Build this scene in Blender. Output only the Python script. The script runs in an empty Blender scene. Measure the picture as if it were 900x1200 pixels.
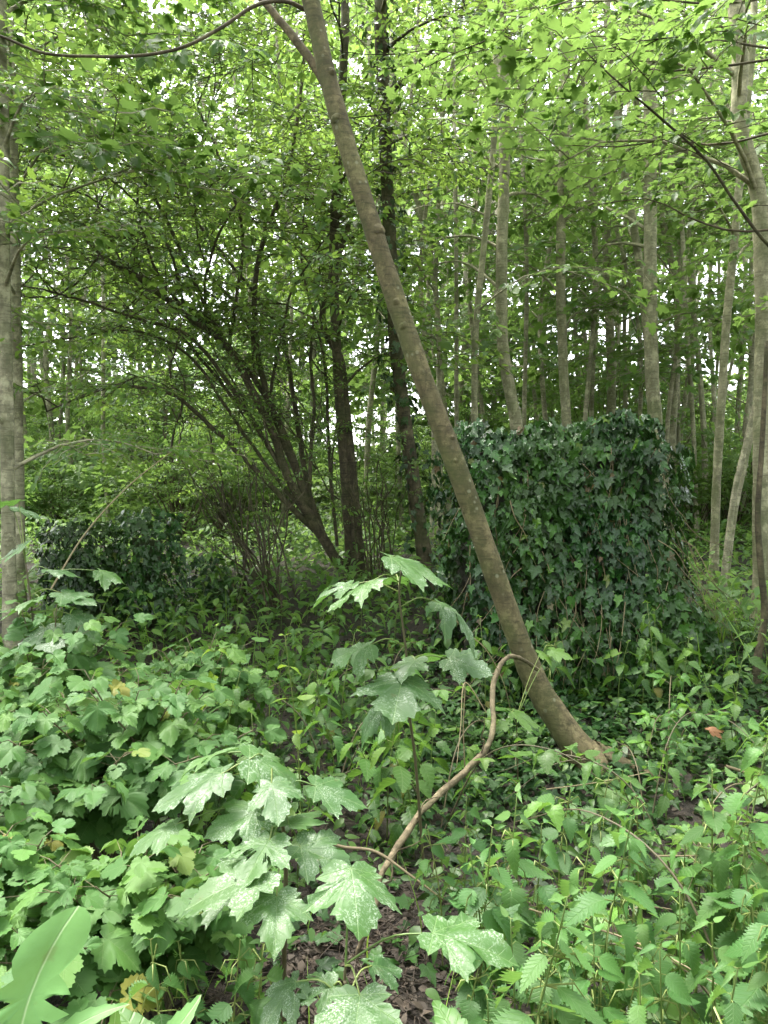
import bpy, math
import numpy as np

R = np.random.default_rng(11)
PITCH = math.atan(40 / 866)
CAMZ = 1.6


# ------------------------------------------------------------------ basics
def at(px, py, d):
    """world point seen at photo pixel px, py (900 x 1200) at distance d along +Y"""
    xc, yc = (px - 450) / 866, -(py - 600) / 866
    cp, sp = math.cos(PITCH), math.sin(PITCH)
    v = np.array([xc, cp + yc * sp, -sp + yc * cp])
    return np.array([0, 0, CAMZ]) + v * (d / v[1])


def sstep(a, b, x):
    t = np.clip((x - a) / (b - a), 0, 1)
    return t * t * (3 - 2 * t)


def ground_h(x, y):
    x, y = np.asarray(x, float), np.asarray(y, float)
    h = 0.50 * sstep(4.3, 10, y) + 0.2 * sstep(9, 16, y)
    h = h + 0.30 * np.exp(-(((x - 2.75) / 0.8) ** 2 + ((y - 5.6) / 1.1) ** 2))
    h = h + 0.22 * np.exp(-(((x + 2.6) / 1.0) ** 2 + ((y - 6.2) / 1.3) ** 2))
    h = h + 0.05 * np.sin(1.7 * x + 0.6) * np.sin(1.3 * y) + 0.025 * np.sin(4.1 * x + y) * np.sin(3.7 * y - x)
    h = h + 0.012 * np.sin(11 * x + 3 * y) * np.sin(9 * y - 4 * x + 1)
    return h


def gh(x, y):
    return float(ground_h(x, y))


def nrm(v):
    return v / np.maximum(np.linalg.norm(v, axis=-1, keepdims=True), 1e-9)


def catmull(pts, n):
    P = np.asarray(pts, float)
    if len(P) == 2:
        return P[0] + (P[1] - P[0]) * np.linspace(0, 1, n)[:, None]
    P = np.vstack([2 * P[0] - P[1], P, 2 * P[-1] - P[-2]])
    m = len(P) - 3
    out = []
    for u in np.linspace(0, m, n):
        i = min(int(u), m - 1)
        t = u - i
        a, b, c, d = P[i:i + 4]
        out.append(0.5 * (2 * b + (c - a) * t + (2 * a - 5 * b + 4 * c - d) * t * t + (3 * b - a - 3 * c + d) * t ** 3))
    return np.array(out)


class Geo:
    def __init__(s):
        s.V, s.F, s.U, s.R, s.n = [], [], [], [], 0

    def add(s, V, F, U, r):
        V = np.asarray(V, float)
        s.V.append(V)
        s.F.append(np.asarray(F, int) + s.n)
        s.U.append(np.asarray(U, float))
        s.R.append(np.broadcast_to(np.asarray(r, float), (len(V),)))
        s.n += len(V)

    def build(s, name, mat, parent=None, origin=(0, 0, 0)):
        V = np.vstack(s.V) - np.asarray(origin)
        F = np.vstack(s.F)
        U = np.vstack(s.U)
        r = np.concatenate(s.R)
        me = bpy.data.meshes.new(name)
        me.vertices.add(len(V))
        me.vertices.foreach_set('co', V.astype(np.float32).ravel())
        me.loops.add(F.size)
        me.loops.foreach_set('vertex_index', F.astype(np.int32).ravel())
        me.polygons.add(len(F))
        me.polygons.foreach_set('loop_start', (np.arange(len(F)) * 3).astype(np.int32))
        me.polygons.foreach_set('use_smooth', np.ones(len(F), bool))
        a = me.attributes.new('luv', 'FLOAT2', 'POINT')
        a.data.foreach_set('vector', U.astype(np.float32).ravel())
        a = me.attributes.new('rnd', 'FLOAT', 'POINT')
        a.data.foreach_set('value', r.astype(np.float32))
        me.update(calc_edges=True)
        me.materials.append(mat)
        o = bpy.data.objects.new(name, me)
        bpy.context.scene.collection.objects.link(o)
        if parent is None:
            o.location = origin
        else:
            o.parent = parent
        return o


def tag(o, label, cat, group=None, kind=None):
    if label:
        o['label'] = label
        o['category'] = cat
    if group:
        o['group'] = group
    if kind:
        o['kind'] = kind
    return o


def thing(name, label, cat, loc, group=None):
    o = bpy.data.objects.new(name, None)
    o.empty_display_size = 0.1
    bpy.context.scene.collection.objects.link(o)
    o.location = loc
    return tag(o, label, cat, group)


def copy_thing(root, loc, rz=0, sc=1.0, label=None, group=None):
    r = root.copy()
    bpy.context.scene.collection.objects.link(r)
    r.location = loc
    r.rotation_euler = (0, 0, rz)
    r.scale = (sc, sc, sc)
    if label:
        r['label'] = label
    if group:
        r['group'] = group
    for ch in list(root.children):
        c = ch.copy()
        bpy.context.scene.collection.objects.link(c)
        c.parent = r
        for g in ch.children:
            d = g.copy()
            bpy.context.scene.collection.objects.link(d)
            d.parent = c
    return r


def tube(geo, pts, rad, sides=6, r=0.5, bump=0.0, rng=R):
    """tapered tube along pts; uv = (angle, length)"""
    P = np.asarray(pts, float)
    K = len(P)
    rad = np.interp(np.linspace(0, 1, K), np.linspace(0, 1, len(np.atleast_1d(rad))), np.atleast_1d(rad))
    T = np.gradient(P, axis=0)
    T = nrm(T)
    a = np.array([1.0, 0, 0]) if abs(T[0][0]) < 0.8 else np.array([0, 1.0, 0])
    X = nrm(np.cross(T[0], a))
    ang = np.linspace(0, 2 * np.pi, sides + 1)
    L = np.concatenate([[0], np.cumsum(np.linalg.norm(np.diff(P, axis=0), axis=1))])
    V = np.zeros((K, sides + 1, 3))
    U = np.zeros((K, sides + 1, 2))
    for i in range(K):
        X = nrm(X - T[i] * np.dot(X, T[i]))
        Y = np.cross(T[i], X)
        rr = rad[i] * np.ones(sides + 1)
        if bump:
            q = rng.normal(0, bump, sides)
            rr = rr * (1 + np.concatenate([q, q[:1]]))
        V[i] = P[i] + rr[:, None] * (np.cos(ang)[:, None] * X + np.sin(ang)[:, None] * Y)
        U[i, :, 0] = ang / (2 * np.pi)
        U[i, :, 1] = L[i]
    idx = np.arange(K * (sides + 1)).reshape(K, sides + 1)
    a, b, c, d = idx[:-1, :-1].ravel(), idx[:-1, 1:].ravel(), idx[1:, 1:].ravel(), idx[1:, :-1].ravel()
    F = np.vstack([np.stack([a, b, c], 1), np.stack([a, c, d], 1)])
    # cap the far end
    tip = len(V.reshape(-1, 3))
    V2 = np.vstack([V.reshape(-1, 3), P[-1] + T[-1] * rad[-1] * 0.6])
    U2 = np.vstack([U.reshape(-1, 2), [0.5, L[-1]]])
    e = idx[-1]
    F = np.vstack([F, np.stack([e[:-1], e[1:], np.full(sides, tip)], 1)])
    geo.add(V2, F, U2, r)


# ------------------------------------------------------------------ leaf templates
def t_blade(width, seg=5, fold=0.25, droop=0.25, serr=0.0, power=0.8, twist=0.0):
    """simple blade along +Y with a folded midrib"""
    t = np.linspace(0, 1, seg + 1)
    w = np.sin(np.pi * t ** power) ** 0.9 * width
    w[0], w[-1] = 0.015, 0.0
    y = t.copy()
    ye = y.copy()
    if serr:
        s = np.where(np.arange(seg + 1) % 2 == 1, 1 + serr, 1 - serr)
        w = w * s
        ye = ye + np.where(np.arange(seg + 1) % 2 == 1, 0.45 / seg, -0.15 / seg) * (w > 0.02)
    z = -droop * t ** 2
    mid = np.stack([0 * t, y, z], 1)
    k = np.cos(fold)
    lft = np.stack([-w * k, ye, z + w * np.sin(fold) + twist * w * np.sin(6 * t)], 1)
    rgt = np.stack([w * k, ye, z + w * np.sin(fold) - twist * w * np.sin(5 * t + 1)], 1)
    V = np.vstack([mid, lft, rgt])
    n = seg + 1
    F = []
    for i in range(seg):
        m0, m1, l0, l1, r0, r1 = i, i + 1, n + i, n + i + 1, 2 * n + i, 2 * n + i + 1
        F += [(m0, m1, l1), (m0, l1, l0), (m0, r0, r1), (m0, r1, m1)]
    U = np.vstack([np.stack([0 * t, t], 1), np.stack([-w, ye], 1), np.stack([w, ye], 1)])
    return V, np.array(F), U


def t_lobed(half, veins, rings=(0.5, 1.0), relief=0.06, droop=0.22, cup=0.0, center=(0, 0.12), wav=0.0, ph=0.0):
    half = np.array(half, float)
    rt = half[1:-1]
    out = np.vstack([half, (rt * [-1, 1])[::-1]])
    c = np.array(center)
    n = len(out)
    V2 = [c[None]]
    for q in rings:
        V2.append(c + (out - c) * q)
    V2 = np.vstack(V2)
    F = [(0, 1 + (i + 1) % n, 1 + i) for i in range(n)]
    for k in range(len(rings) - 1):
        a, b = 1 + k * n, 1 + (k + 1) * n
        for i in range(n):
            j = (i + 1) % n
            F += [(a + i, a + j, b + j), (a + i, b + j, b + i)]
    rr = np.linalg.norm(V2, axis=1)
    dv = np.full(len(V2), 9.0)
    for vx, vy in veins:
        d = np.array([vx, vy]) / math.hypot(vx, vy)
        along = V2 @ d
        per = np.abs(V2[:, 0] * d[1] - V2[:, 1] * d[0])
        dv = np.minimum(dv, np.where(along > 0, per, rr))
    z = relief * np.minimum(dv, 0.2) / 0.2 - droop * rr ** 2 + cup * np.abs(V2[:, 0])
    z = z + wav * np.sin(7 * V2[:, 0] + ph) * np.sin(6 * V2[:, 1] + 2 * ph) * rr
    V = np.column_stack([V2, z])
    F = np.array(F)
    # make normals point up
    A = V[F]
    nz = np.cross(A[:, 1] - A[:, 0], A[:, 2] - A[:, 0])[:, 2]
    F[nz < 0] = F[nz < 0][:, ::-1]
    return V, F, V2.copy()


SYC = [(0, -0.02), (0.08, -0.12), (0.20, -0.17), (0.26, -0.13), (0.36, -0.10), (0.34, -0.04), (0.43, 0.0), (0.38, 0.07),
       (0.31, 0.13), (0.42, 0.16), (0.47, 0.24), (0.56, 0.27), (0.55, 0.36), (0.63, 0.47), (0.53, 0.46), (0.49, 0.53),
       (0.41, 0.49), (0.33, 0.52), (0.23, 0.46), (0.25, 0.57), (0.32, 0.66), (0.26, 0.70), (0.25, 0.79), (0.17, 0.80),
       (0.13, 0.89), (0.06, 0.92), (0, 1.0)]
SYV = [(0, 1), (0.62, 0.47), (-0.62, 0.47), (0.43, 0.0), (-0.43, 0.0)]
RIB = [(0, 0), (0.08, -0.14), (0.17, -0.13), (0.25, -0.18), (0.31, -0.10), (0.41, -0.09), (0.41, -0.01), (0.51, 0.05), (0.48, 0.12), (0.58, 0.19), (0.53, 0.26), (0.60, 0.35),
       (0.51, 0.38), (0.49, 0.47), (0.41, 0.44), (0.36, 0.49), (0.26, 0.43), (0.29, 0.51), (0.38, 0.57), (0.33, 0.63), (0.36, 0.72), (0.27, 0.73), (0.26, 0.82),
       (0.17, 0.81), (0.13, 0.91), (0.06, 0.88), (0, 0.97)]
RIV = [(0, 1), (0.55, 0.25), (-0.55, 0.25)]
IVY = [(0, 0.02), (0.10, -0.10), (0.26, -0.13), (0.38, -0.06), (0.34, 0.08), (0.36, 0.18), (0.50, 0.34), (0.34, 0.42), (0.22, 0.48),
       (0.17, 0.66), (0.09, 0.84), (0, 1.0)]
IVV = [(0, 1), (0.5, 0.34), (-0.5, 0.34)]
MAP = [(0, -0.02), (0.2, -0.15), (0.42, 0.0), (0.28, 0.13), (0.62, 0.44), (0.25, 0.46), (0.27, 0.70), (0, 1)]

T_SYC = [t_lobed(SYC, SYV, (0.3, 0.62, 1.0), 0.05, d, c, wav=w, ph=p) for d, c, w, p in
         ((0.18, 0.05, 0.06, 0), (0.35, -0.10, 0.09, 1), (0.25, 0.15, 0.10, 2), (0.1, -0.25, 0.08, 3), (0.5, -0.05, 0.1, 4))]
T_RIB = [t_lobed(RIB, RIV, (0.55, 1.0), 0.07, d, c, wav=w, ph=p) for d, c, w, p in
         ((0.15, 0.08, 0.07, 0), (0.3, -0.12, 0.1, 1), (0.22, 0.2, 0.09, 2), (0.4, 0.0, 0.12, 5))]
T_IVY = [t_lobed(IVY, IVV, (1.0,), 0.08, d, c, center=(0, 0.2), wav=0.08, ph=p) for d, c, p in ((0.1, 0.05, 0), (0.25, -0.15, 1), (0.15, 0.2, 2))]
T_MAP = [t_lobed(MAP, SYV, (1.0,), 0.06, d, c, center=(0, 0.15)) for d, c in ((0.15, 0.05), (0.35, -0.15), (0.25, 0.2))]
T_NET = [t_blade(0.31, 24, 0.28, d, 0.17, 0.6, tw) for d, tw in ((0.25, 0.12), (0.55, 0.2), (0.4, 0.25), (0.8, 0.1))]
T_OVA = [t_blade(0.27, 6, f, d, 0.0, 0.75, 0.1) for f, d in ((0.2, 0.2), (0.4, 0.4), (0.1, 0.3))]
T_HERB = [t_blade(0.27, 16, f, d, 0.13, 0.7, 0.15) for f, d in ((0.2, 0.25), (0.4, 0.45), (0.15, 0.35))]
T_SML = [t_blade(0.28, 3, f, d, 0.0, 0.8, 0.0) for f, d in ((0.2, 0.15), (0.45, 0.3), (0.05, 0.2))]


def bitten(T, seed, n):
    """a copy of a leaf with bites eaten out of its margin"""
    rng = np.random.default_rng(seed)
    V, F, U = T
    c = V[F].mean(axis=1)[:, :2]
    keep = np.ones(len(F), bool)
    edge = np.abs(c[:, 0])
    for i in range(n):
        q = c[rng.choice(np.where(edge > 0.10)[0])]
        keep &= np.linalg.norm(c - q, axis=1) > rng.uniform(0.04, 0.11)
    return V, F[keep], U


T_RIB += [bitten(T_RIB[0], 1, 3), bitten(T_RIB[2], 2, 4)]
T_HERB += [bitten(T_HERB[1], 3, 3)]
T_NET += [bitten(T_NET[0], 4, 3)]
T_SYC += [bitten(T_SYC[0], 5, 3), bitten(T_SYC[1], 6, 2)]


def stamp(geo, temps, P, D, N, S, rnd=None, rng=R, vary=1.0):
    """put one leaf per row: base P, tip direction D, face normal N, length S"""
    P, D, N = np.asarray(P, float), nrm(np.asarray(D, float)), np.asarray(N, float)
    n = len(P)
    if n == 0:
        return
    S = np.broadcast_to(np.asarray(S, float), (n,))
    rnd = rng.random(n) if rnd is None else np.broadcast_to(rnd, (n,))
    X = nrm(np.cross(D, N))
    Z = np.cross(X, D)
    which = rng.integers(0, len(temps), n)
    sx, sz, sk = 1 + vary * rng.uniform(-0.22, 0.18, n), 1 + vary * rng.normal(0, 0.75, n), vary * rng.normal(0, 0.14, n)
    for k, (TV, TF, TU) in enumerate(temps):
        s = which == k
        m = int(s.sum())
        if not m:
            continue
        tx = TV[None, :, 0:1] * sx[s][:, None, None] + sk[s][:, None, None] * TV[None, :, 1:2] ** 2
        tz = TV[None, :, 2:3] * sz[s][:, None, None]
        V = P[s][:, None] + S[s][:, None, None] * (tx * X[s][:, None] + TV[None, :, 1:2] * D[s][:, None] + tz * Z[s][:, None])
        M = len(TV)
        F = TF[None] + (np.arange(m) * M)[:, None, None]
        geo.add(V.reshape(-1, 3), F.reshape(-1, 3), np.tile(TU, (m, 1)), np.repeat(rnd[s], M))


# ------------------------------------------------------------------ materials
class NT:
    def __init__(s, name):
        s.m = bpy.data.materials.new(name)
        s.m.use_nodes = True
        s.t = s.m.node_tree
        s.t.nodes.clear()

    def n(s, ty, **kw):
        o = s.t.nodes.new(ty)
        for k, v in kw.items():
            setattr(o, k, v)
        return o

    def l(s, a, b):
        s.t.links.new(a, b)

    def v(s, sock, val):
        if isinstance(val, bpy.types.NodeSocket):
            s.l(val, sock)
        else:
            sock.default_value = val

    def math(s, op, a, b=0.0, c=0.0, clamp=False):
        o = s.n('ShaderNodeMath', operation=op, use_clamp=clamp)
        s.v(o.inputs[0], a)
        s.v(o.inputs[1], b)
        s.v(o.inputs[2], c)
        return o.outputs[0]

    def mix(s, f, a, b):
        o = s.n('ShaderNodeMix', data_type='RGBA')
        s.v(o.inputs[0], f)
        s.v(o.inputs[6], a if isinstance(a, bpy.types.NodeSocket) else (*a, 1))
        s.v(o.inputs[7], b if isinstance(b, bpy.types.NodeSocket) else (*b, 1))
        return o.outputs[2]

    def ramp(s, f, stops):
        o = s.n('ShaderNodeValToRGB')
        e = o.color_ramp.elements
        while len(e) < len(stops):
            e.new(0.5)
        for el, (p, c) in zip(e, stops):
            el.position = p
            el.color = (*c, 1)
        s.v(o.inputs[0], f)
        return o.outputs[0]

    def noise(s, vec, scale, detail=3, rough=0.55):
        o = s.n('ShaderNodeTexNoise')
        o.inputs['Scale'].default_value = scale
        o.inputs['Detail'].default_value = detail
        o.inputs['Roughness'].default_value = rough
        if vec is not None:
            s.l(vec, o.inputs['Vector'])
        return o.outputs['Fac']

    def smooth(s, x, a, b):
        o = s.n('ShaderNodeMapRange', interpolation_type='SMOOTHSTEP')
        s.v(o.inputs[0], x)
        o.inputs[1].default_value = a
        o.inputs[2].default_value = b
        return o.outputs[0]


def leaf_mat(name, stops, trans, tfac=0.4, rough=0.42, spec=0.5, veins=None, vein_col=None, vein_amt=0.35, speck=0.0, side=0.0, blotch=0.0, vw=0.012, ribs=True):
    stops = [(p, (c[0] * 1.08, c[1], c[2] * 1.05)) for p, c in stops]
    trans = (trans[0] * 1.15, trans[1], trans[2])
    k = NT(name)
    rnd = k.n('ShaderNodeAttribute', attribute_name='rnd').outputs['Fac']
    uvn = k.n('ShaderNodeAttribute', attribute_name='luv')
    uv = uvn.outputs['Vector']
    geo = k.n('ShaderNodeNewGeometry')
    col = k.ramp(rnd, stops)
    big = k.noise(geo.outputs['Position'], 1.3, 2)
    col = k.mix(k.math('MULTIPLY', k.smooth(big, 0.35, 0.7), 0.45), col, k.mix(0.5, col, (0.10, 0.17, 0.03)))
    oi = k.n('ShaderNodeObjectInfo').outputs['Random']
    hv = k.n('ShaderNodeHueSaturation')
    k.l(col, hv.inputs['Color'])
    k.l(k.math('ADD', 0.488, k.math('MULTIPLY', oi, 0.024)), hv.inputs['Hue'])
    k.l(k.math('ADD', 0.78, k.math('MULTIPLY', k.math('FRACT', k.math('MULTIPLY', oi, 7.3)), 0.42)), hv.inputs['Value'])
    hv.inputs['Saturation'].default_value = 1.08
    col = hv.outputs[0]
    off = k.n('ShaderNodeVectorMath', operation='ADD')
    k.l(uv, off.inputs[0])
    cmb = k.n('ShaderNodeCombineXYZ')
    k.l(k.math('MULTIPLY', rnd, 37.0), cmb.inputs[0])
    k.l(k.math('MULTIPLY', rnd, 91.0), cmb.inputs[2])
    k.l(cmb.outputs[0], off.inputs[1])
    luv = off.outputs[0]
    fine = k.noise(luv, 9.0, 3, 0.65)
    col = k.mix(k.math('MULTIPLY', fine, 0.5), col, k.mix(0.35, col, (0.02, 0.045, 0.008)))
    height = None
    if veins:
        sep = k.n('ShaderNodeSeparateXYZ')
        k.l(uv, sep.inputs[0])
        x, y = sep.outputs[0], sep.outputs[1]
        best = None
        if side:
            # side veins of a simple blade: slanted repeating lines
            ax = k.math('ABSOLUTE', x)
            q = k.math('SUBTRACT', y, k.math('MULTIPLY', ax, 0.9))
            fr = k.math('ABSOLUTE', k.math('SUBTRACT', k.math('FRACT', k.math('MULTIPLY', q, side)), 0.5))
            best = k.math('DIVIDE', k.math('SUBTRACT', 0.5, fr), side * 1.2)
            best = k.math('MINIMUM', best, k.math('MULTIPLY', ax, 0.8))
        else:
            for vx, vy in veins:
                L = math.hypot(vx, vy)
                dx, dy = vx / L, vy / L
                al = k.math('ADD', k.math('MULTIPLY', x, dx), k.math('MULTIPLY', y, dy))
                pe = k.math('ABSOLUTE', k.math('SUBTRACT', k.math('MULTIPLY', x, dy), k.math('MULTIPLY', y, dx)))
                pe2 = k.math('ADD', pe, k.math('MULTIPLY', k.math('LESS_THAN', al, 0.0), 5.0))
                # ribs leaving this main vein
                fr = k.math('ABSOLUTE', k.math('SUBTRACT', k.math('FRACT', k.math('MULTIPLY', k.math('SUBTRACT', al, k.math('MULTIPLY', pe, 0.8)), 8.0)), 0.5))
                rib = k.math('ADD', k.math('DIVIDE', k.math('SUBTRACT', 0.5, fr), 7.0), k.math('MULTIPLY', pe2, 0.06))
                one = k.math('MINIMUM', pe2, rib) if ribs else pe2
                best = one if best is None else k.math('MINIMUM', best, one)
        vm = k.math('SUBTRACT', 1.0, k.smooth(best, 0.0, vw))
        col = k.mix(k.math('MULTIPLY', vm, vein_amt), col, vein_col)
        height = k.math('SUBTRACT', k.math('MULTIPLY', fine, 0.4), vm)
    rgh = rough
    if speck:
        s1 = k.noise(luv, 34.0, 3, 0.75)
        s2 = k.noise(luv, 2.6, 3)
        film = k.smooth(s2, 0.38, 0.72)
        col = k.mix(k.math('MULTIPLY', film, 0.10 * speck), col, (0.24, 0.32, 0.22))
        m = k.math('MULTIPLY', k.smooth(s1, 0.50, 0.60), film)
        m = k.math('MULTIPLY', m, speck)
        col = k.mix(m, col, (0.46, 0.53, 0.42))
    if blotch:
        b = k.smooth(k.noise(luv, 4.0, 3), 0.66, 0.72)
        col = k.mix(k.math('MULTIPLY', b, blotch), col, (0.12, 0.075, 0.03))
    p = k.n('ShaderNodeBsdfPrincipled')
    k.l(col, p.inputs['Base Color'])
    rr = k.math('ADD', rough - 0.1, k.math('MULTIPLY', fine, 0.25))
    k.l(rr, p.inputs['Roughness'])
    p.inputs['Specular IOR Level'].default_value = spec
    if height is not None:
        bm = k.n('ShaderNodeBump')
        bm.inputs['Strength'].default_value = 0.35
        bm.inputs['Distance'].default_value = 0.004
        k.l(height, bm.inputs['Height'])
        k.l(bm.outputs[0], p.inputs['Normal'])
    tr = k.n('ShaderNodeBsdfTranslucent')
    k.l(k.mix(0.75, col, trans), tr.inputs['Color'])
    mx = k.n('ShaderNodeMixShader')
    mx.inputs[0].default_value = tfac
    k.l(p.outputs[0], mx.inputs[1])
    k.l(tr.outputs[0], mx.inputs[2])
    out = k.n('ShaderNodeOutputMaterial')
    k.l(mx.outputs[0], out.inputs[0])
    return k.m


def bark_mat(name, c1, c2, moss=0.0, stretch=7.0, bump=0.5, spots=0.0):
    k = NT(name)
    uv = k.n('ShaderNodeAttribute', attribute_name='luv').outputs['Vector']
    geo = k.n('ShaderNodeNewGeometry')
    pos = geo.outputs['Position']
    mp = k.n('ShaderNodeMapping')
    mp.inputs['Scale'].default_value = (stretch, stretch, 1.6)
    k.l(pos, mp.inputs[0])
    n1 = k.noise(mp.outputs[0], 4.0, 5, 0.65)
    n2 = k.noise(pos, 3.0, 4, 0.6)
    n3 = k.noise(pos, 42.0, 3, 0.7)
    mp2 = k.n('ShaderNodeMapping')
    mp2.inputs['Scale'].default_value = (1.2, 1.2, 9.0)
    k.l(pos, mp2.inputs[0])
    n4 = k.noise(mp2.outputs[0], 6.0, 3, 0.6)
    col = k.mix(k.smooth(n1, 0.3, 0.7), c1, c2)
    col = k.mix(k.math('MULTIPLY', k.smooth(n4, 0.52, 0.62), 0.55), col, tuple(c * 0.5 for c in c1))
    n5 = k.noise(pos, 9.0, 5, 0.7)
    col = k.mix(k.math('MULTIPLY', k.smooth(n5, 0.50, 0.62), 0.65), col, tuple(min(1, c * 1.6) for c in c2))
    n6 = k.noise(pos, 3.7, 6, 0.75)
    col = k.mix(k.math('MULTIPLY', k.smooth(n6, 0.50, 0.60), 0.55), col, tuple(c * 0.6 for c in c1))
    col = k.mix(k.math('MULTIPLY', k.smooth(n3, 0.45, 0.75), 0.35), col, tuple(c * 0.5 for c in c1))
    if spots:
        vo = k.n('ShaderNodeTexVoronoi')
        vo.inputs['Scale'].default_value = 16.0
        k.l(pos, vo.inputs['Vector'])
        sm = k.math('SUBTRACT', 1.0, k.smooth(vo.outputs['Distance'], 0.10, 0.24))
        sm = k.math('MULTIPLY', sm, k.smooth(n2, 0.45, 0.6))
        col = k.mix(k.math('MULTIPLY', sm, spots), col, (0.30, 0.29, 0.22))
    if spots:
        sp = k.n('ShaderNodeSeparateXYZ')
        k.l(geo.outputs['Normal'], sp.inputs[0])
        al = k.math('MULTIPLY', k.smooth(sp.outputs[0], 0.6, -0.8), k.smooth(k.noise(pos, 5.0, 4), 0.35, 0.65))
        col = k.mix(k.math('MULTIPLY', al, 0.45), col, (0.085, 0.10, 0.035))
    if moss:
        col = k.mix(k.math('MULTIPLY', k.smooth(n2, 0.42, 0.68), moss), col, (0.065, 0.095, 0.02))
    p = k.n('ShaderNodeBsdfPrincipled')
    k.l(col, p.inputs['Base Color'])
    p.inputs['Roughness'].default_value = 0.8
    p.inputs['Specular IOR Level'].default_value = 0.3
    bm = k.n('ShaderNodeBump')
    bm.inputs['Strength'].default_value = bump
    bm.inputs['Distance'].default_value = 0.012
    k.l(k.math('ADD', k.math('ADD', n1, k.math('MULTIPLY', n3, 0.5)), k.math('MULTIPLY', n4, 0.5)), bm.inputs['Height'])
    k.l(bm.outputs[0], p.inputs['Normal'])
    out = k.n('ShaderNodeOutputMaterial')
    k.l(p.outputs[0], out.inputs[0])
    return k.m


def soil_mat():
    k = NT('soil')
    geo = k.n('ShaderNodeNewGeometry')
    pos = geo.outputs['Position']
    a, b, c = k.noise(pos, 1.4, 4), k.noise(pos, 14, 5, 0.7), k.noise(pos, 70, 4, 0.7)
    col = k.mix(k.smooth(b, 0.3, 0.7), (0.014, 0.010, 0.008), (0.048, 0.035, 0.025))
    col = k.mix(k.math('MULTIPLY', k.smooth(c, 0.55, 0.75), 0.6), col, (0.11, 0.08, 0.055))
    col = k.mix(k.math('MULTIPLY', k.smooth(a, 0.5, 0.7), 0.4), col, (0.03, 0.045, 0.012))
    p = k.n('ShaderNodeBsdfPrincipled')
    k.l(col, p.inputs['Base Color'])
    p.inputs['Roughness'].default_value = 0.85
    bm = k.n('ShaderNodeBump')
    bm.inputs['Strength'].default_value = 1.0
    bm.inputs['Distance'].default_value = 0.03
    k.l(k.math('ADD', b, k.math('MULTIPLY', c, 0.5)), bm.inputs['Height'])
    k.l(bm.outputs[0], p.inputs['Normal'])
    out = k.n('ShaderNodeOutputMaterial')
    k.l(p.outputs[0], out.inputs[0])
    return k.m


def stone_mat(nm='old_stone', ca=(0.02, 0.017, 0.013), cb=(0.05, 0.042, 0.03)):
    k = NT(nm)
    geo = k.n('ShaderNodeNewGeometry')
    pos = geo.outputs['Position']
    b, c = k.noise(pos, 3, 5), k.noise(pos, 30, 4, 0.7)
    col = k.mix(k.smooth(b, 0.35, 0.65), ca, cb)
    col = k.mix(k.math('MULTIPLY', c, 0.4), col, (0.03, 0.045, 0.015))
    p = k.n('ShaderNodeBsdfPrincipled')
    k.l(col, p.inputs['Base Color'])
    p.inputs['Roughness'].default_value = 0.9
    bm = k.n('ShaderNodeBump')
    bm.inputs['Strength'].default_value = 0.8
    bm.inputs['Distance'].default_value = 0.03
    k.l(k.math('ADD', b, c), bm.inputs['Height'])
    k.l(bm.outputs[0], p.inputs['Normal'])
    out = k.n('ShaderNodeOutputMaterial')
    k.l(p.outputs[0], out.inputs[0])
    return k.m


def flat_mat(name, c1, c2, rough=0.7):
    k = NT(name)
    rnd = k.n('ShaderNodeAttribute', attribute_name='rnd').outputs['Fac']
    geo = k.n('ShaderNodeNewGeometry')
    col = k.mix(rnd, c1, c2)
    col = k.mix(k.math('MULTIPLY', k.noise(geo.outputs['Position'], 60, 3), 0.5), col, tuple(c * 0.5 for c in c1))
    p = k.n('ShaderNodeBsdfPrincipled')
    k.l(col, p.inputs['Base Color'])
    p.inputs['Roughness'].default_value = rough
    out = k.n('ShaderNodeOutputMaterial')
    k.l(p.outputs[0], out.inputs[0])
    return k.m


VC = (0.22, 0.32, 0.13)
M = {}
M['syc'] = leaf_mat('sycamore_leaf', [(0, (0.030, 0.082, 0.027)), (0.6, (0.042, 0.112, 0.032)), (1, (0.065, 0.155, 0.036))], (0.14, 0.34, 0.05), 0.26, 0.48, 0.5, SYV, VC, 0.4, speck=0.75, blotch=0.25)
M['sycplain'] = leaf_mat('young_sycamore_leaf', [(0, (0.05, 0.13, 0.03)), (1, (0.10, 0.21, 0.04))], (0.22, 0.45, 0.05), 0.35, 0.42, 0.5, SYV, VC, 0.4, speck=0.25)
M['rib'] = leaf_mat('currant_leaf', [(0, (0.05, 0.125, 0.04)), (0.5, (0.072, 0.162, 0.05)), (0.98, (0.105, 0.205, 0.055)), (0.992, (0.19, 0.21, 0.05)), (1, (0.23, 0.20, 0.06))], (0.17, 0.36, 0.06), 0.28, 0.54, 0.32, RIV, VC, 0.35, blotch=0.15)
M['nettle'] = leaf_mat('nettle_leaf', [(0, (0.16, 0.15, 0.04)), (0.04, (0.036, 0.10, 0.03)), (0.7, (0.062, 0.155, 0.045)), (1, (0.10, 0.215, 0.06))], (0.18, 0.38, 0.07), 0.33, 0.5, 0.35, [(0, 1)], VC, 0.16, side=8.0, vw=0.016)
M['herb'] = leaf_mat('herb_leaf', [(0, (0.18, 0.16, 0.04)), (0.04, (0.045, 0.11, 0.03)), (0.7, (0.075, 0.17, 0.04)), (1, (0.14, 0.26, 0.05))], (0.18, 0.40, 0.05), 0.33, 0.42, 0.45, [(0, 1)], VC, 0.3, side=7.0, vw=0.018)
M['thistle'] = leaf_mat('sow_thistle_leaf', [(0, (0.11, 0.25, 0.085)), (1, (0.14, 0.30, 0.11))], (0.25, 0.45, 0.08), 0.3, 0.5, 0.4, [(0, 1)], (0.5, 0.6, 0.36), 0.5, vw=0.016, ribs=False, blotch=0.25)
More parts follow.
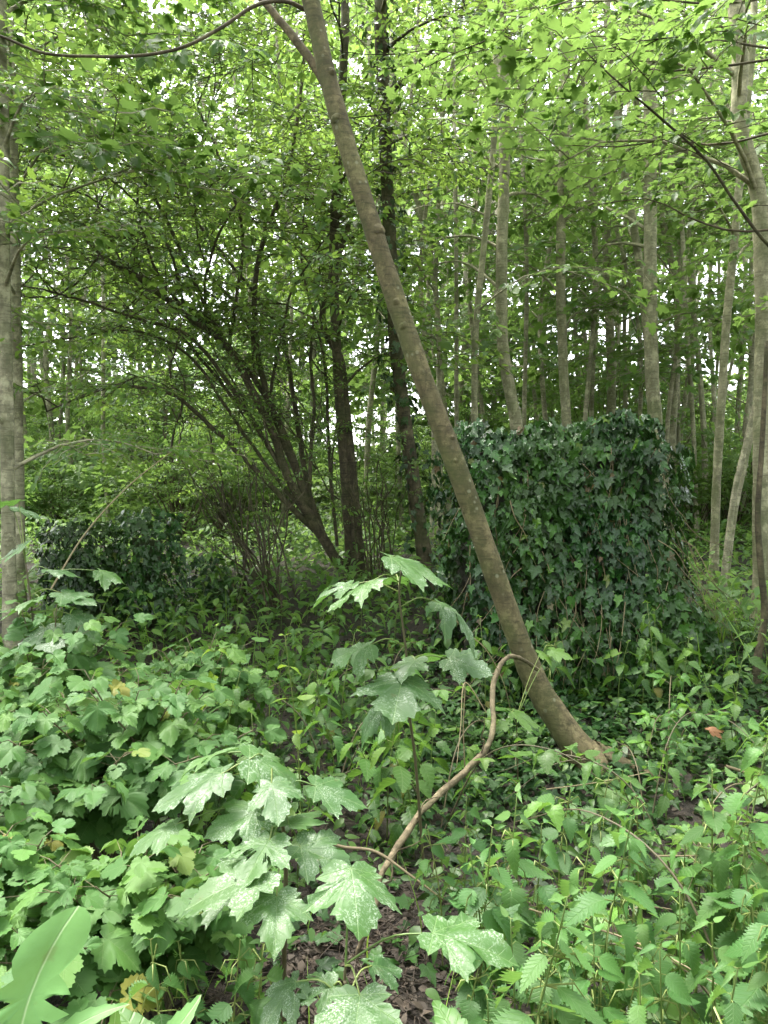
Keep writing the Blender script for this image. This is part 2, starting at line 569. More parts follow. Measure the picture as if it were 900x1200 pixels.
M['ivy'] = leaf_mat('ivy_leaf', [(0, (0.005, 0.018, 0.005)), (0.45, (0.010, 0.036, 0.009)), (0.8, (0.022, 0.068, 0.015)), (0.95, (0.045, 0.115, 0.024)), (0.975, (0.10, 0.19, 0.03)), (0.992, (0.06, 0.035, 0.02)), (1, (0.09, 0.045, 0.025))], (0.07, 0.16, 0.03), 0.08, 0.27, 0.42, IVV, (0.10, 0.16, 0.07), 0.3)  # mixed greens; the lighter share of leaves also stands in for highlights
M['ivyground'] = leaf_mat('ground_ivy_leaf', [(0, (0.010, 0.032, 0.009)), (0.6, (0.017, 0.058, 0.014)), (1, (0.04, 0.11, 0.025))], (0.07, 0.16, 0.03), 0.10, 0.46, 0.25, IVV, (0.10, 0.16, 0.07), 0.3)
M['cover'] = leaf_mat('ground_cover_leaf', [(0, (0.035, 0.085, 0.022)), (0.6, (0.065, 0.15, 0.035)), (1, (0.12, 0.23, 0.045))], (0.15, 0.33, 0.04), 0.28, 0.42, 0.45)
M['dark'] = leaf_mat('hedge_maple_leaf', [(0, (0.035, 0.085, 0.025)), (0.7, (0.065, 0.14, 0.035)), (1, (0.11, 0.21, 0.05))], (0.28, 0.48, 0.08), 0.42, 0.32, 0.5)
M['light'] = leaf_mat('woodland_leaf', [(0, (0.052, 0.115, 0.034)), (0.6, (0.08, 0.165, 0.042)), (1, (0.125, 0.23, 0.052))], (0.22, 0.40, 0.09), 0.48, 0.42, 0.4)
M['far'] = leaf_mat('distant_leaf', [(0, (0.05, 0.115, 0.025)), (1, (0.12, 0.23, 0.04))], (0.28, 0.46, 0.12), 0.5, 0.5, 0.3)
M['bark_lean'] = bark_mat('olive_bark', (0.072, 0.057, 0.031), (0.14, 0.113, 0.062), 0.25, 5.0, 0.5, 0.6)
M['bark_pale'] = bark_mat('pale_bark', (0.22, 0.20, 0.135), (0.36, 0.33, 0.23), 0.35, 5.0, 0.4, 0.3)
M['bark_far'] = bark_mat('distant_bark', (0.22, 0.20, 0.14), (0.36, 0.33, 0.24), 0.3, 5.0, 0.4)
M['bark_dark'] = bark_mat('dark_bark', (0.042, 0.034, 0.022), (0.095, 0.077, 0.048), 0.3, 7.0, 0.8)
M['twig'] = bark_mat('twig_bark', (0.06, 0.048, 0.032), (0.12, 0.095, 0.06), 0.1, 6.0, 0.3)
M['branch'] = bark_mat('dry_branch_bark', (0.085, 0.066, 0.04), (0.17, 0.135, 0.085), 0.1, 5.0, 0.4)
M['straw'] = flat_mat('dry_stem', (0.20, 0.15, 0.09), (0.34, 0.27, 0.16))
M['stem'] = flat_mat('green_stem', (0.10, 0.17, 0.04), (0.22, 0.26, 0.07), 0.5)
M['redstem'] = flat_mat('woody_stem', (0.09, 0.075, 0.04), (0.16, 0.13, 0.07), 0.6)
M['litter'] = flat_mat('dead_leaf', (0.035, 0.026, 0.019), (0.095, 0.068, 0.046), 0.75)
M['soil'] = soil_mat()
M['stone'] = stone_mat()
M['mossy'] = stone_mat('mossy_stone', (0.05, 0.045, 0.025), (0.055, 0.085, 0.025))


# ------------------------------------------------------------------ sprays and trees
UP = np.array([0, 0, 1.0])


def make_spray(rng, L=1.0, leaf=0.1, nsub=5, step=0.09, tilt=0.35, pinnate=False):
    """a flat leafy branchlet along +X; returns leaf arrays and a twig Geo"""
    tw = Geo()
    P, D, N, S = [], [], [], []

    def twig(a, b, r0, sag):
        n = 4
        t = np.linspace(0, 1, n)[:, None]
        pts = a + (b - a) * t
        pts[:, 2] -= sag * (t[:, 0] ** 2)
        pts[1:-1] += rng.normal(0, 0.012 * L, (n - 2, 3))
        tube(tw, pts, [r0, r0 * 0.4], 3, rng.random())
        ln = np.linalg.norm(b - a)
        k = max(2, int(ln / step))
        for i in range(1, k + 1):
            u = i / k
            p = np.array([np.interp(u, t[:, 0], pts[:, j]) for j in range(3)])
            d = nrm(b - a)
            sd = np.cross(UP, d)
            sides = (1, -1) if i < k else (0.4, -0.4, 0)
            for sgn in sides:
                dd = d * rng.uniform(0.35, 0.8) + sd * sgn * rng.uniform(0.6, 1.0) + UP * rng.normal(-0.12, 0.22)
                P.append(p + nrm(dd) * leaf * 0.25)
                D.append(dd)
                N.append(UP + rng.normal(0, tilt, 3))
                S.append(leaf * rng.uniform(0.6, 1.15))

    twig(np.zeros(3), np.array([L, 0, 0.0]), 0.0055 * L + 0.001, 0.10 * L)
    for i in range(nsub):
        u = (i + 0.7) / (nsub + 0.4)
        a = np.array([u * L, 0, -0.1 * L * u * u])
        sg = 1 if i % 2 else -1
        ln = L * (0.62 - 0.4 * u) * rng.uniform(0.8, 1.2)
        an = rng.uniform(0.6, 1.0) * sg
        b = a + ln * np.array([math.cos(an), math.sin(an), rng.normal(0.0, 0.14)])
        twig(a, b, 0.005 * L + 0.001, 0.06 * L)
    tV, tF, tU = np.vstack(tw.V), np.vstack(tw.F), np.vstack(tw.U)
    return dict(P=np.array(P), D=np.array(D), N=np.array(N), S=np.array(S), tw=(tV, tF, tU))


def rot(yaw, pitch, roll=0.0):
    cy, sy, cp, sp, cr, sr = math.cos(yaw), math.sin(yaw), math.cos(pitch), math.sin(pitch), math.cos(roll), math.sin(roll)
    Rz = np.array([[cy, -sy, 0], [sy, cy, 0], [0, 0, 1]])
    Ry = np.array([[cp, 0, -sp], [0, 1, 0], [sp, 0, cp]])
    Rx = np.array([[1, 0, 0], [0, cr, -sr], [0, sr, cr]])
    return Rz @ Ry @ Rx


class Leafage:
    """collects spray placements for one crown"""

    def __init__(s):
        s.P, s.D, s.N, s.S, s.tw = [], [], [], [], Geo()

    def spray(s, sp, o, yaw, pitch, sc, roll=0.0, twigs=True):
        A = rot(yaw, pitch, roll).T
        s.P.append(o + sp['P'] @ A * sc)
        s.D.append(sp['D'] @ A)
        s.N.append(sp['N'] @ A)
        s.S.append(sp['S'] * sc)
        if twigs:
            V, F, U = sp['tw']
            s.tw.add(o + V @ A * sc, F, U * sc, 0.5)

    def leaves(s, geo, temps, rng, keep=1.0, bias=0.0):
        if not s.P:
            return
        P, D, N, S = (np.concatenate(q) for q in (s.P, s.D, s.N, s.S))
        if keep < 1:
            k = rng.random(len(P)) < keep
            P, D, N, S = P[k], D[k], N[k], S[k]
        stamp(geo, temps, P, D, N, S, np.clip(rng.random(len(P)) + bias, 0, 1), rng)


SP_MAP = [make_spray(np.random.default_rng(100 + i), 1.0, 0.115, 5, 0.15, 0.28) for i in range(5)]
SP_OVA = [make_spray(np.random.default_rng(200 + i), 0.9, 0.088, 6, 0.095, 0.55) for i in range(5)]
SP_FAR = [make_spray(np.random.default_rng(300 + i), 1.5, 0.20, 5, 0.26, 0.35) for i in range(4)]


def limb(rng, geo, la, p, az, el, L, r, sprays, nsp, sc, sag=0.15, twigs=True, start=0.3):
    d = np.array([math.cos(az) * math.cos(el), math.sin(az) * math.cos(el), math.sin(el)])
    t = np.linspace(0, 1, 7)[:, None]
    pts = p + d * L * t
    pts[:, 2] += L * (0.12 * np.sin(t[:, 0] * np.pi) - sag * t[:, 0] ** 2)
    pts[1:] += rng.normal(0, 0.03 * L, (6, 3)) * t[1:]
    tube(geo, pts, [r, r * 0.55, r * 0.25], 5, rng.random())
    for i in range(nsp):
        u = start + (1 - start) * (i + rng.random()) / nsp
        o = np.array([np.interp(u, t[:, 0], pts[:, j]) for j in range(3)])
        yaw = az + (rng.uniform(0.3, 1.25) * (1 if i % 2 else -1) if u < 0.9 else rng.normal(0, 0.3))
        la.spray(sprays[rng.integers(len(sprays))], o, yaw, rng.normal(0.0, 0.18), sc * rng.uniform(0.7, 1.2), rng.normal(0, 0.2), twigs)


def fork(p, q, n, wob, rng):
    pts = p + (q - p) * np.linspace(0, 1, n)[:, None]
    pts[1:-1] += rng.normal(0, wob, (n - 2, 3))
    return catmull(pts, n * 2)


def tree(name, label, cat, path, radii, bark, seed, group=None, nb=10, z0=3.0, z1=9.0, L=1.8, nsp=5, sprays=None, temps=None, leaf='light', sc=1.0,
         el=(0.1, 0.6), az=None, sides=10, keep=1.0, bias=0.0, ext=None, twigs=True, extra=None, rise=11.0, sag=0.15):
    """trunk along path (world points, bottom first, extended upwards to height rise), limbs and a crown"""
    rng = np.random.default_rng(seed)
    path = [np.asarray(p, float) for p in path]
    b = path[0].copy()
    b[2] = gh(b[0], b[1])
    if path[0][2] > b[2] + 0.02:
        d = path[0] - path[1]
        foot = path[0] + d / max(-d[2], 0.2) * (path[0][2] - b[2]) * 0.6
        foot[2] = gh(foot[0], foot[1])
        path = [foot] + path
        b = foot.copy()
    path = [b - (path[1] - b) * 0.05 / max(np.linalg.norm(path[1] - b), .1)] + [b] + path[1:]
    path[0][2] = b[2] - 0.15
    if path[-1][2] < rise:
        d = nrm(path[-1] - path[-2])
        d = nrm(d * 0.6 + UP * 0.6)
        ln = (rise - path[-1][2]) / d[2]
        path += [path[-1] + d * ln * 0.5 + rng.normal(0, 0.1, 3), path[-1] + d * ln + rng.normal(0, 0.2, 3)]
    pts = catmull(path, max(24, len(path) * 6))
    root = thing(name, label, cat, b, group)
    g = Geo()
    n = len(pts)
    u = np.linspace(0, 1, n)
    rad = np.interp(u, np.linspace(0, 1, len(radii)), radii)
    hgt = pts[:, 2] - b[2]
    rad = rad * (1 + 0.45 * np.exp(-np.maximum(hgt, 0) / 0.22))
    rad = rad * (1 + rng.normal(0, 0.025, n))
    tube(g, pts, rad, sides, 0.5, 0.02, rng)
    g.build('trunk', bark, root, b)
    lg, la = Geo(), Leafage()
    sprays = sprays or SP_MAP
    temps = temps or T_MAP
    for i in range(nb):
        z = z0 + (z1 - z0) * (i + rng.random()) / nb
        j = int(np.argmin(np.abs(pts[:, 2] - z)))
        a = rng.uniform(0, 2 * np.pi) if az is None else rng.uniform(*az)
        limb(rng, lg, la, pts[j], a, rng.uniform(*el), L * rng.uniform(0.6, 1.25), max(0.35 * rad[j], 0.012), sprays, nsp, sc, sag, twigs)
    if extra:
        extra(rng, lg, la)
    if lg.n:
        for q in range(len(la.tw.V)):
            lg.V.append(la.tw.V[q]); lg.F.append(la.tw.F[q] + lg.n); lg.U.append(la.tw.U[q]); lg.R.append(la.tw.R[q])
            # la.tw indices are already offset inside its own Geo
        if la.tw.n:
            lg.n += la.tw.n
        lg.build('limbs', bark, root, b)
    cg = Geo()
    la.leaves(cg, temps, rng, keep, bias)
    if cg.n:
        cg.build('crown', M[leaf], root, b)
    return root, pts


def px_path(d, *pts):
    out = []
    for i, q in enumerate(pts):
        dd = d if np.isscalar(d) else d[0] + (d[1] - d[0]) * i / (len(pts) - 1)
        out.append(at(q[0], q[1], dd))
    return out


exec_parts = []
# ------------------------------------------------------------------ ground
def build_ground():
    xs = np.concatenate([-np.geomspace(400, 8, 26)[:-1], np.arange(-8, 8.01, 0.12), np.geomspace(8, 400, 26)[1:]])
    ys = np.concatenate([-np.geomspace(300, 3, 18)[:-1], np.arange(-3, 14.01, 0.12), np.geomspace(14, 500, 30)[1:]])
    X, Y = np.meshgrid(xs, ys)
    Z = ground_h(X, Y)
    V = np.stack([X.ravel(), Y.ravel(), Z.ravel()], 1)
    idx = np.arange(len(V)).reshape(X.shape)
    a, b, c, d = idx[:-1, :-1].ravel(), idx[:-1, 1:].ravel(), idx[1:, 1:].ravel(), idx[1:, :-1].ravel()
    g = Geo()
    g.add(V, np.vstack([np.stack([a, b, c], 1), np.stack([a, c, d], 1)]), V[:, :2], 0.5)
    tag(g.build('ground', M['soil']), None, None, None, 'structure')


build_ground()


# ------------------------------------------------------------------ trees
def build_leaning_tree():
    path = px_path((4.0, 4.5), (696, 912), (657, 848), (617, 775), (545, 575), (482, 405), (425, 230), (388, 105), (364, 0), (335, -130))
    b = at(690, 905, 4.0)
    root, pts = tree('leaning_tree', 'smooth olive brown tree leaning steeply to the left in front of the ivy covered block', 'tree', path,
                     [0.080, 0.070, 0.061, 0.056, 0.051, 0.047, 0.04], M['bark_lean'], 5, nb=7, z0=5.2, z1=7.5, L=1.6, nsp=5, sides=20, rise=8.0, sc=0.9, el=(0.0, 0.4), twigs=True)
    o = root.location
    # knots and small scars on the trunk
    rng = np.random.default_rng(3)
    trunk = root.children[0]
    for z in (0.82, 1.12, 1.35, 1.71, 1.83, 2.4, 2.52, 3.05, 3.6, 3.9):
        j = int(np.argmin(np.abs(pts[:, 2] - z)))
        a = rng.uniform(math.pi * 1.05, math.pi * 1.95)
        d = np.array([math.cos(a), math.sin(a), 0.2])
        q = pts[j] + d * 0.049
        g = Geo()
        w = rng.uniform(0.014, 0.026)
        tube(g, [q, q + d * 0.008, q + d * 0.013, q + d * 0.016], [w * 1.5, w, w * 0.6, w * 0.15], 9, 0.4, 0.1)
        g.build('knot', M['bark_lean'], trunk, np.array(o))
    for k, (az, ln) in enumerate([(-0.4, 0.42), (-1.5, 0.30), (2.6, 0.25), (0.7, 0.4)]):
        dv = np.array([math.cos(az), math.sin(az), 0])
        c0 = np.array(o) + UP * 0.10
        q = [c0 - dv * 0.02 + UP * 0.02, c0 + dv * 0.09 - UP * 0.03, c0 + dv * ln * 0.6 - UP * 0.07, c0 + dv * ln - UP * 0.14]
        g = Geo()
        tube(g, catmull(q, 12), [0.055, 0.05, 0.035, 0.02], 9, 0.5, 0.06)
        g.build('root', M['bark_lean'], trunk, np.array(o))
    g = Geo()
    p = catmull(px_path((4.42, 4.55), (392, 118), (372, 82), (345, 45), (318, 12), (290, -20), (250, -60)), 24)
    tube(g, p, [0.030, 0.025, 0.022, 0.019], 9, 0.6, 0.05)
    g.build('branch', M['branch'], root, np.array(o))
    g = Geo()
    p = catmull(px_path((4.5, 3.9), (362, 14), (335, 2), (300, 6), (260, 32), (215, 55), (165, 65), (110, 66), (50, 62), (0, 42), (-60, 25)), 40)
    tube(g, p, [0.013, 0.010, 0.008, 0.006], 7, 0.4, 0.06)
    g.build('branch', M['twig'], root, np.array(o))
    g = Geo()
    p = [at(630, 785, 4.02), at(612, 772, 3.92), at(594, 771, 3.82), at(579, 795, 3.7), at(577, 830, 3.55), at(572, 868, 3.35), at(545, 903, 3.15), at(508, 932, 2.95),
         at(475, 968, 2.75), at(447, 1010, 2.55), at(434, 1050, 2.45), at(420, 1095, 2.38), at(412, 1130, 2.34)]
    pl = catmull(p, 60)
    kr = np.random.default_rng(8)
    pl[2:] += np.cumsum(kr.normal(0, 0.004, (58, 3)), axis=0) * np.linspace(0, 1, 58)[:, None] ** 0.5
    for j in (14, 27, 38, 47):
        dd = nrm(kr.normal(0, 1, 3) + UP * 0.6)
        tube(g, fork(pl[j], pl[j] + dd * kr.uniform(0.12, 0.3), 5, 0.012, kr), [0.004, 0.0015], 5, 0.5)
    tube(g, pl, [0.010, 0.012, 0.013, 0.0135, 0.0125, 0.010, 0.007], 10, 0.5, 0.12)
    g.build('low_branch', M['branch'], root, np.array(o))
    return root


build_leaning_tree()

POLES = [
    # name, label, group, depth, path, r, seed, kwargs
    ('pole straight pale trunk rising just left of the ivy block top', 9.5, [(606, 505), (598, 460), (589, 400), (588, 300), (591, 200), (590, 100), (587, 0)], 0.105, {}),
    ('thin pale trunk just right of the leaning tree, bowing slightly right', 9.0, [(557, 520), (556, 470), (558, 380), (568, 280), (579, 160), (581, 60), (582, 0)], 0.055, {}),
    ('pale knobbly trunk rising behind the middle of the ivy block', 10.5, [(664, 500), (660, 430), (657, 330), (658, 240), (662, 130), (664, 40), (666, 0)], 0.092, {}),
    ('thick straight grey trunk behind the right end of the ivy block', 9.5, [(768, 500), (764, 440), (762, 340), (762, 220), (761, 100), (760, 0)], 0.118, {}),
    ('slim trunk slanting up left from the thick straight grey trunk', 9.8, [(764, 470), (757, 380), (748, 300), (733, 210), (722, 140), (714, 60), (712, 0)], 0.07, {}),
    ('pale trunk set well back, left of the slanting slim trunk', 12.5, [(716, 520), (716, 420), (712, 330), (711, 260), (718, 180), (728, 100), (730, 0)], 0.10, {}),
    ('slender dark trunk standing in the light green undergrowth right of the block', 8.5, [(837, 650), (840, 560), (846, 460), (852, 370), (860, 290), (866, 220), (876, 120), (884, 0)], 0.065, {}),
]


def build_poles():
    names = ['pole_tree']
    for i, (lab, d, pts, r, kw) in enumerate(POLES):
        lab = lab.replace('pole straight', 'straight')
        tree('pole_tree', lab, 'tree', px_path(d, *pts), [r * 0.78, r * 0.74, r * 0.69, r * 0.62, r * 0.45], M['bark_pale'], 40 + i, 'slender trees of the open wood',
             nb=7, z0=3.5, z1=7.6, L=1.8, nsp=4, sides=10, rise=9.5, bias=0.1, keep=0.42)
    # the bent trunk at the right edge
    tree('pole_tree', 'stout pale trunk at the right edge with a sharp crook high up', 'tree',
         px_path((6.6, 6.6), (893, 700), (892, 600), (893, 480), (895, 380), (893, 300), (891, 245), (884, 207), (873, 172), (866, 135), (867, 80), (864, 30), (858, -30), (850, -120)),
         [0.078, 0.075, 0.072, 0.07, 0.068, 0.066, 0.064, 0.06, 0.05], M['bark_pale'], 61, 'slender trees of the open wood', nb=9, z0=3.6, z1=7.8, L=1.7, nsp=4, sides=14, rise=8.5)
    for k, (lab, d, pts, r) in enumerate([
        ('thin sapling trunk leaning right, left one of the pair beside the stout right edge trunk', 8.0, [(853, 632), (862, 570), (874, 520), (892, 440), (915, 300)], 0.032),
        ('thin sapling trunk leaning right, right one of the pair beside the stout right edge trunk', 8.3, [(860, 605), (872, 545), (884, 495), (905, 400), (925, 280)], 0.035),
        ('dark crooked dead stem standing in front of the stout right edge trunk', 4.9, [(886, 815), (888, 770), (896, 720), (891, 660), (888, 600), (893, 520), (899, 400)], 0.024),
    ]):
        tree('sapling_trunk', lab, 'sapling', px_path(d, *pts), [r, r * 0.9, r * 0.6], M['bark_far'] if k < 2 else M['bark_dark'], 70 + k, None, nb=4 if k < 2 else 0, z0=3.0, z1=5, L=0.9, nsp=3, rise=5.5 if k < 2 else 2.45, sides=9)


build_poles()


def build_left_trees():
    # pale trunks at the left edge
    tree('pole_tree', 'pale smooth trunk cut by the left edge of the view', 'tree', px_path((5.6, 5.6), (14, 770), (10, 640), (8, 480), (4, 300), (3, 150), (0, 0)),
         [0.058, 0.050, 0.047, 0.045, 0.042], M['bark_far'], 81, 'trees at the left edge', nb=13, z0=1.6, z1=6.5, L=1.1, nsp=5, rise=8, sides=14, sc=0.85, sprays=SP_OVA, temps=T_OVA, leaf='dark')
    tree('pole_tree', 'slimmer grey trunk just inside the left edge behind the pale smooth one', 'tree', px_path((7.0, 7.0), (24, 700), (22, 520), (18, 300), (14, 120), (12, 0)),
         [0.05, 0.045, 0.042, 0.038], M['bark_far'], 82, 'trees at the left edge', nb=16, z0=2.6, z1=8.5, L=2.0, nsp=6, rise=9.5)
    # straight dark trunk in the thicket and the ivy clad one
    tree('thicket_tree', 'straight dark trunk rising beside the foot of the arching shrub', 'tree', px_path((8.6, 8.6), (412, 662), (408, 600), (400, 500), (394, 400), (391, 300), (396, 190), (402, 80), (404, 0)),
         [0.075, 0.062, 0.056, 0.05, 0.045], M['bark_dark'], 83, None, nb=8, z0=3.0, z1=7.5, L=1.7, nsp=6, rise=10, sprays=SP_OVA, temps=T_OVA, leaf='dark')
    tree('thicket_tree', 'second slim dark trunk hugging the straight one in the thicket', 'tree', px_path((8.5, 8.7), (420, 664), (417, 610), (413, 560), (404, 470), (398, 420)),
         [0.075, 0.065, 0.055, 0.03], M['bark_dark'], 84, None, nb=3, z0=2.4, z1=3.5, L=1.0, nsp=4, rise=4.5, sprays=SP_OVA, temps=T_OVA, leaf='dark')
    root, pts = tree('ivy_clad_tree', 'dark leaning trunk with ivy climbing it, left of the leaning tree', 'tree', px_path((8.2, 8.2), (497, 650), (488, 590), (480, 530), (470, 460), (462, 380), (457, 280), (452, 180), (448, 80), (446, 0)),
                     [0.09, 0.08, 0.074, 0.07, 0.06], M['bark_dark'], 85, None, nb=8, z0=3.6, z1=8, L=1.6, nsp=5, rise=10.5, sprays=SP_OVA, temps=T_OVA, leaf='dark')
    rng = np.random.default_rng(9)
    P, D, N = [], [], []
    for i in range(420):
        u = rng.random() ** 0.8
        j = int(u * (len(pts) - 5)) + 2
        if pts[j][2] < 0.9 and rng.random() < 0.6:
            continue
        a = rng.uniform(0, 2 * np.pi)
        o = np.array([math.cos(a), math.sin(a), 0])
        P.append(pts[j] + o * rng.uniform(0.09, 0.2) + UP * rng.normal(0, 0.1))
        D.append(o * 0.5 + np.array([rng.normal(0, .4), rng.normal(0, .4), -0.8]))
        N.append(o + UP * 0.6 + rng.normal(0, 0.3, 3))
    g = Geo()
    stamp(g, T_IVY, P, D, N, rng.uniform(0.06, 0.11, len(P)), None, rng)
    g.build('ivy', M['ivy'], root, np.array(root.location))


build_left_trees()


def build_arching_shrub():
    rng = np.random.default_rng(21)
    b = at(402, 662, 8.5)
    b[2] = gh(b[0], b[1])
    root = thing('arching_shrub', 'dark many stemmed shrub tree arching far out to the left with a dense dark crown', 'shrub tree', b)
    stems = [
        ((8.5, 8.0), [(400, 664), (372, 622), (338, 565), (312, 495), (268, 412), (218, 368), (165, 325), (118, 292), (80, 250)], [0.125, 0.10, 0.085, 0.07, 0.06, 0.03]),
        ((8.5, 8.6), [(384, 640), (350, 560), (318, 475), (297, 400), (300, 300), (330, 210), (345, 120), (350, 40)], [0.09, 0.075, 0.06, 0.045, 0.03]),
        ((8.5, 7.6), [(372, 624), (318, 570), (262, 512), (205, 462), (140, 452), (60, 480)], [0.075, 0.06, 0.045, 0.03, 0.016]),
        ((8.5, 8.9), [(360, 600), (340, 530), (300, 450), (250, 380), (190, 250), (140, 185), (60, 150)], [0.07, 0.06, 0.045, 0.035, 0.02]),
        ((8.6, 9.4), [(378, 630), (358, 560), (345, 470), (322, 380), (260, 300), (220, 240), (200, 150)], [0.075, 0.06, 0.045, 0.035, 0.02]),
        ((8.4, 7.8), [(330, 550), (290, 480), (230, 395), (170, 370), (95, 345), (30, 330)], [0.05, 0.045, 0.035, 0.025, 0.015]),
        ((8.5, 8.4), [(268, 412), (278, 340), (285, 270), (262, 190), (230, 120)], [0.045, 0.04, 0.03, 0.02]),
        ((8.5, 8.1), [(240, 385), (243, 320), (262, 260), (300, 215), (370, 190)], [0.04, 0.03, 0.025, 0.015]),
        ((8.5, 8.0), [(218, 368), (205, 300), (170, 240), (120, 200), (40, 165)], [0.04, 0.03, 0.02, 0.012]),
        ((8.6, 8.8), [(312, 495), (330, 400), (350, 330), (400, 262), (440, 240)], [0.04, 0.03, 0.02, 0.014]),
        ((8.4, 8.8), [(385, 640), (362, 585), (366, 480), (362, 400), (372, 320)], [0.05, 0.042, 0.035, 0.02]),
        ((8.5, 7.9), [(390, 650), (340, 585), (290, 520), (225, 430), (160, 400), (80, 405), (10, 420)], [0.05, 0.04, 0.03, 0.02, 0.012]),
        ((8.5, 8.2), [(345, 575), (300, 500), (262, 450), (200, 380), (140, 300), (110, 210), (90, 120)], [0.05, 0.04, 0.03, 0.02, 0.012]),
        ((8.4, 8.0), [(165, 325), (150, 270), (110, 230), (60, 215), (0, 190)], [0.03, 0.025, 0.02, 0.012]),
        ((8.4, 7.6), [(118, 292), (95, 330), (60, 350), (10, 352)], [0.025, 0.02, 0.014]),
        ((8.5, 8.6), [(245, 385), (190, 330), (165, 240), (175, 150), (160, 60)], [0.035, 0.03, 0.02, 0.012]),
        ((8.5, 8.9), [(300, 450), (290, 380), (235, 300), (225, 200), (250, 100)], [0.035, 0.03, 0.02, 0.012]),
        ((8.6, 8.9), [(395, 640), (385, 540), (378, 420), (352, 300), (360, 200)], [0.04, 0.035, 0.025, 0.014]),
    ]
    la = Leafage()
    for (d, px, rad) in stems:
        pts = catmull(px_path(d, *px), len(px) * 6)
        pts += np.cumsum(rng.normal(0, 0.006, pts.shape), axis=0)
        g = Geo()
        tube(g, pts, [max(q * 0.52, 0.008) for q in rad], 8, rng.random(), 0.05)
        n = len(pts)
        for i in range(int(n * 0.58), n, 1):
            if rng.random() < 0.36:
                az = rng.uniform(0, 2 * np.pi)
                lg = Geo()
                limb(rng, g, la, pts[i], az, rng.uniform(-0.1, 0.7), rng.uniform(0.5, 1.2), 0.009, SP_OVA, 3, rng.uniform(0.7, 1.0), 0.2)
        g.build('stem', M['bark_dark'], root, b)
    # crown filled out between the stems
    for i in range(165):
        px, py = rng.uniform(-20, 470), rng.normal(175, 120)
        if py < -120 or py > 400:
            continue
        o = at(px, py, rng.uniform(6.8, 9.8))
        la.spray(SP_OVA[rng.integers(5)], o, rng.uniform(0, 6.28), rng.normal(0, 0.2), rng.uniform(0.7, 1.1), rng.normal(0, 0.25))
    for i in range(115):
        o = at(rng.uniform(120, 480), rng.uniform(330, 600), rng.uniform(7.4, 9.4))
        la.spray(SP_OVA[rng.integers(5)], o, rng.uniform(0, 6.28), rng.normal(0.1, 0.25), rng.uniform(0.4, 0.65), rng.normal(0, 0.3))
    for i in range(26):
        sx, sy = rng.uniform(200, 400), rng.uniform(380, 600)
        a0, ln = rng.uniform(1.2, 3.0), rng.uniform(70, 200)
        d0 = rng.uniform(7.8, 9.3)
        q = [at(sx, sy, d0), at(sx + ln * 0.5 * math.cos(a0), sy - ln * 0.6 * math.sin(a0), d0 + rng.normal(0, .2)), at(sx + ln * math.cos(a0) - 20, sy - ln * math.sin(a0) * 0.9, d0 + rng.normal(0, .4))]
        p = catmull(q, 14)
        p[1:] += np.cumsum(rng.normal(0, 0.018, (13, 3)), axis=0)
        tube(la.tw, p, [rng.uniform(0.006, 0.014), 0.004], 4, 0.5)
        for m in range(4):
            j = int(rng.integers(3, 13))
            tube(la.tw, fork(p[j], p[j] + (nrm(p[j] - p[j - 2]) + rng.normal(0, 0.7, 3)) * rng.uniform(0.15, 0.45), 4, 0.02, rng), [0.004, 0.002], 3, 0.5)
        for j in (8, 11, 13):
            la.spray(SP_OVA[rng.integers(5)], p[j], rng.uniform(0, 6.28), rng.normal(0.0, 0.2), rng.uniform(0.35, 0.6), rng.normal(0, 0.3))
    la.tw.build('twigs', M['bark_dark'], root, b)
    cg = Geo()
    la.leaves(cg, T_OVA, rng, 0.62, 0.1)
    cg.build('crown', M['dark'], root, b)
    # twiggy bush in front of it
    for k, (lab, base, d, n, spread, hh) in enumerate([
        ('bare twiggy bush with fanning dead stems beneath the arching shrub', (315, 700), 7.4, 28, 0.95, 1.9),
        ('small bare twiggy bush right of the straight dark trunk', (440, 655), 8.2, 18, 0.35, 1.7),
    ]):
        bb = at(base[0], base[1], d)
        bb[2] = gh(bb[0], bb[1])
        r2 = thing('twiggy_bush', lab, 'bush', bb, 'bare bushes under the thicket')
        g, la = Geo(), Leafage()
        for i in range(n):
            a = rng.normal(math.pi, 0.9) if k == 0 else rng.uniform(0, 6.28)
            q = bb + np.array([rng.normal(0, 0.12), rng.normal(0, 0.12), -0.05])
            lean = rng.uniform(0.1, 1.0) * spread
            e = q + np.array([math.cos(a) * lean, math.sin(a) * lean * 0.5, hh * rng.uniform(0.5, 1.0) * (1.1 - 0.4 * lean)])
            p = fork(q, e, 6, 0.03, rng)
            p[:, 2] += 0.12 * np.sin(np.linspace(0, np.pi, len(p)))
            tube(g, p, [rng.uniform(0.006, 0.014), 0.004], 4, rng.random())
            for m in range(3):
                j = rng.integers(4, len(p) - 1)
                dd = nrm(p[j] - p[j - 2]) + rng.normal(0, 0.5, 3)
                tube(g, fork(p[j], p[j] + dd * rng.uniform(0.15, 0.4), 4, 0.02, rng), [0.004, 0.002], 3, rng.random())
            if rng.random() < 0.45:
                la.spray(SP_OVA[rng.integers(5)], p[-3], a + rng.normal(0, 0.6), 0.2, 0.35, 0, False)
        g.build('stems', M['bark_dark'], r2, bb)
        cg = Geo()
        la.leaves(cg, T_SML, rng, 0.8)
        cg.build('foliage', M['dark'], r2, bb)


build_arching_shrub()


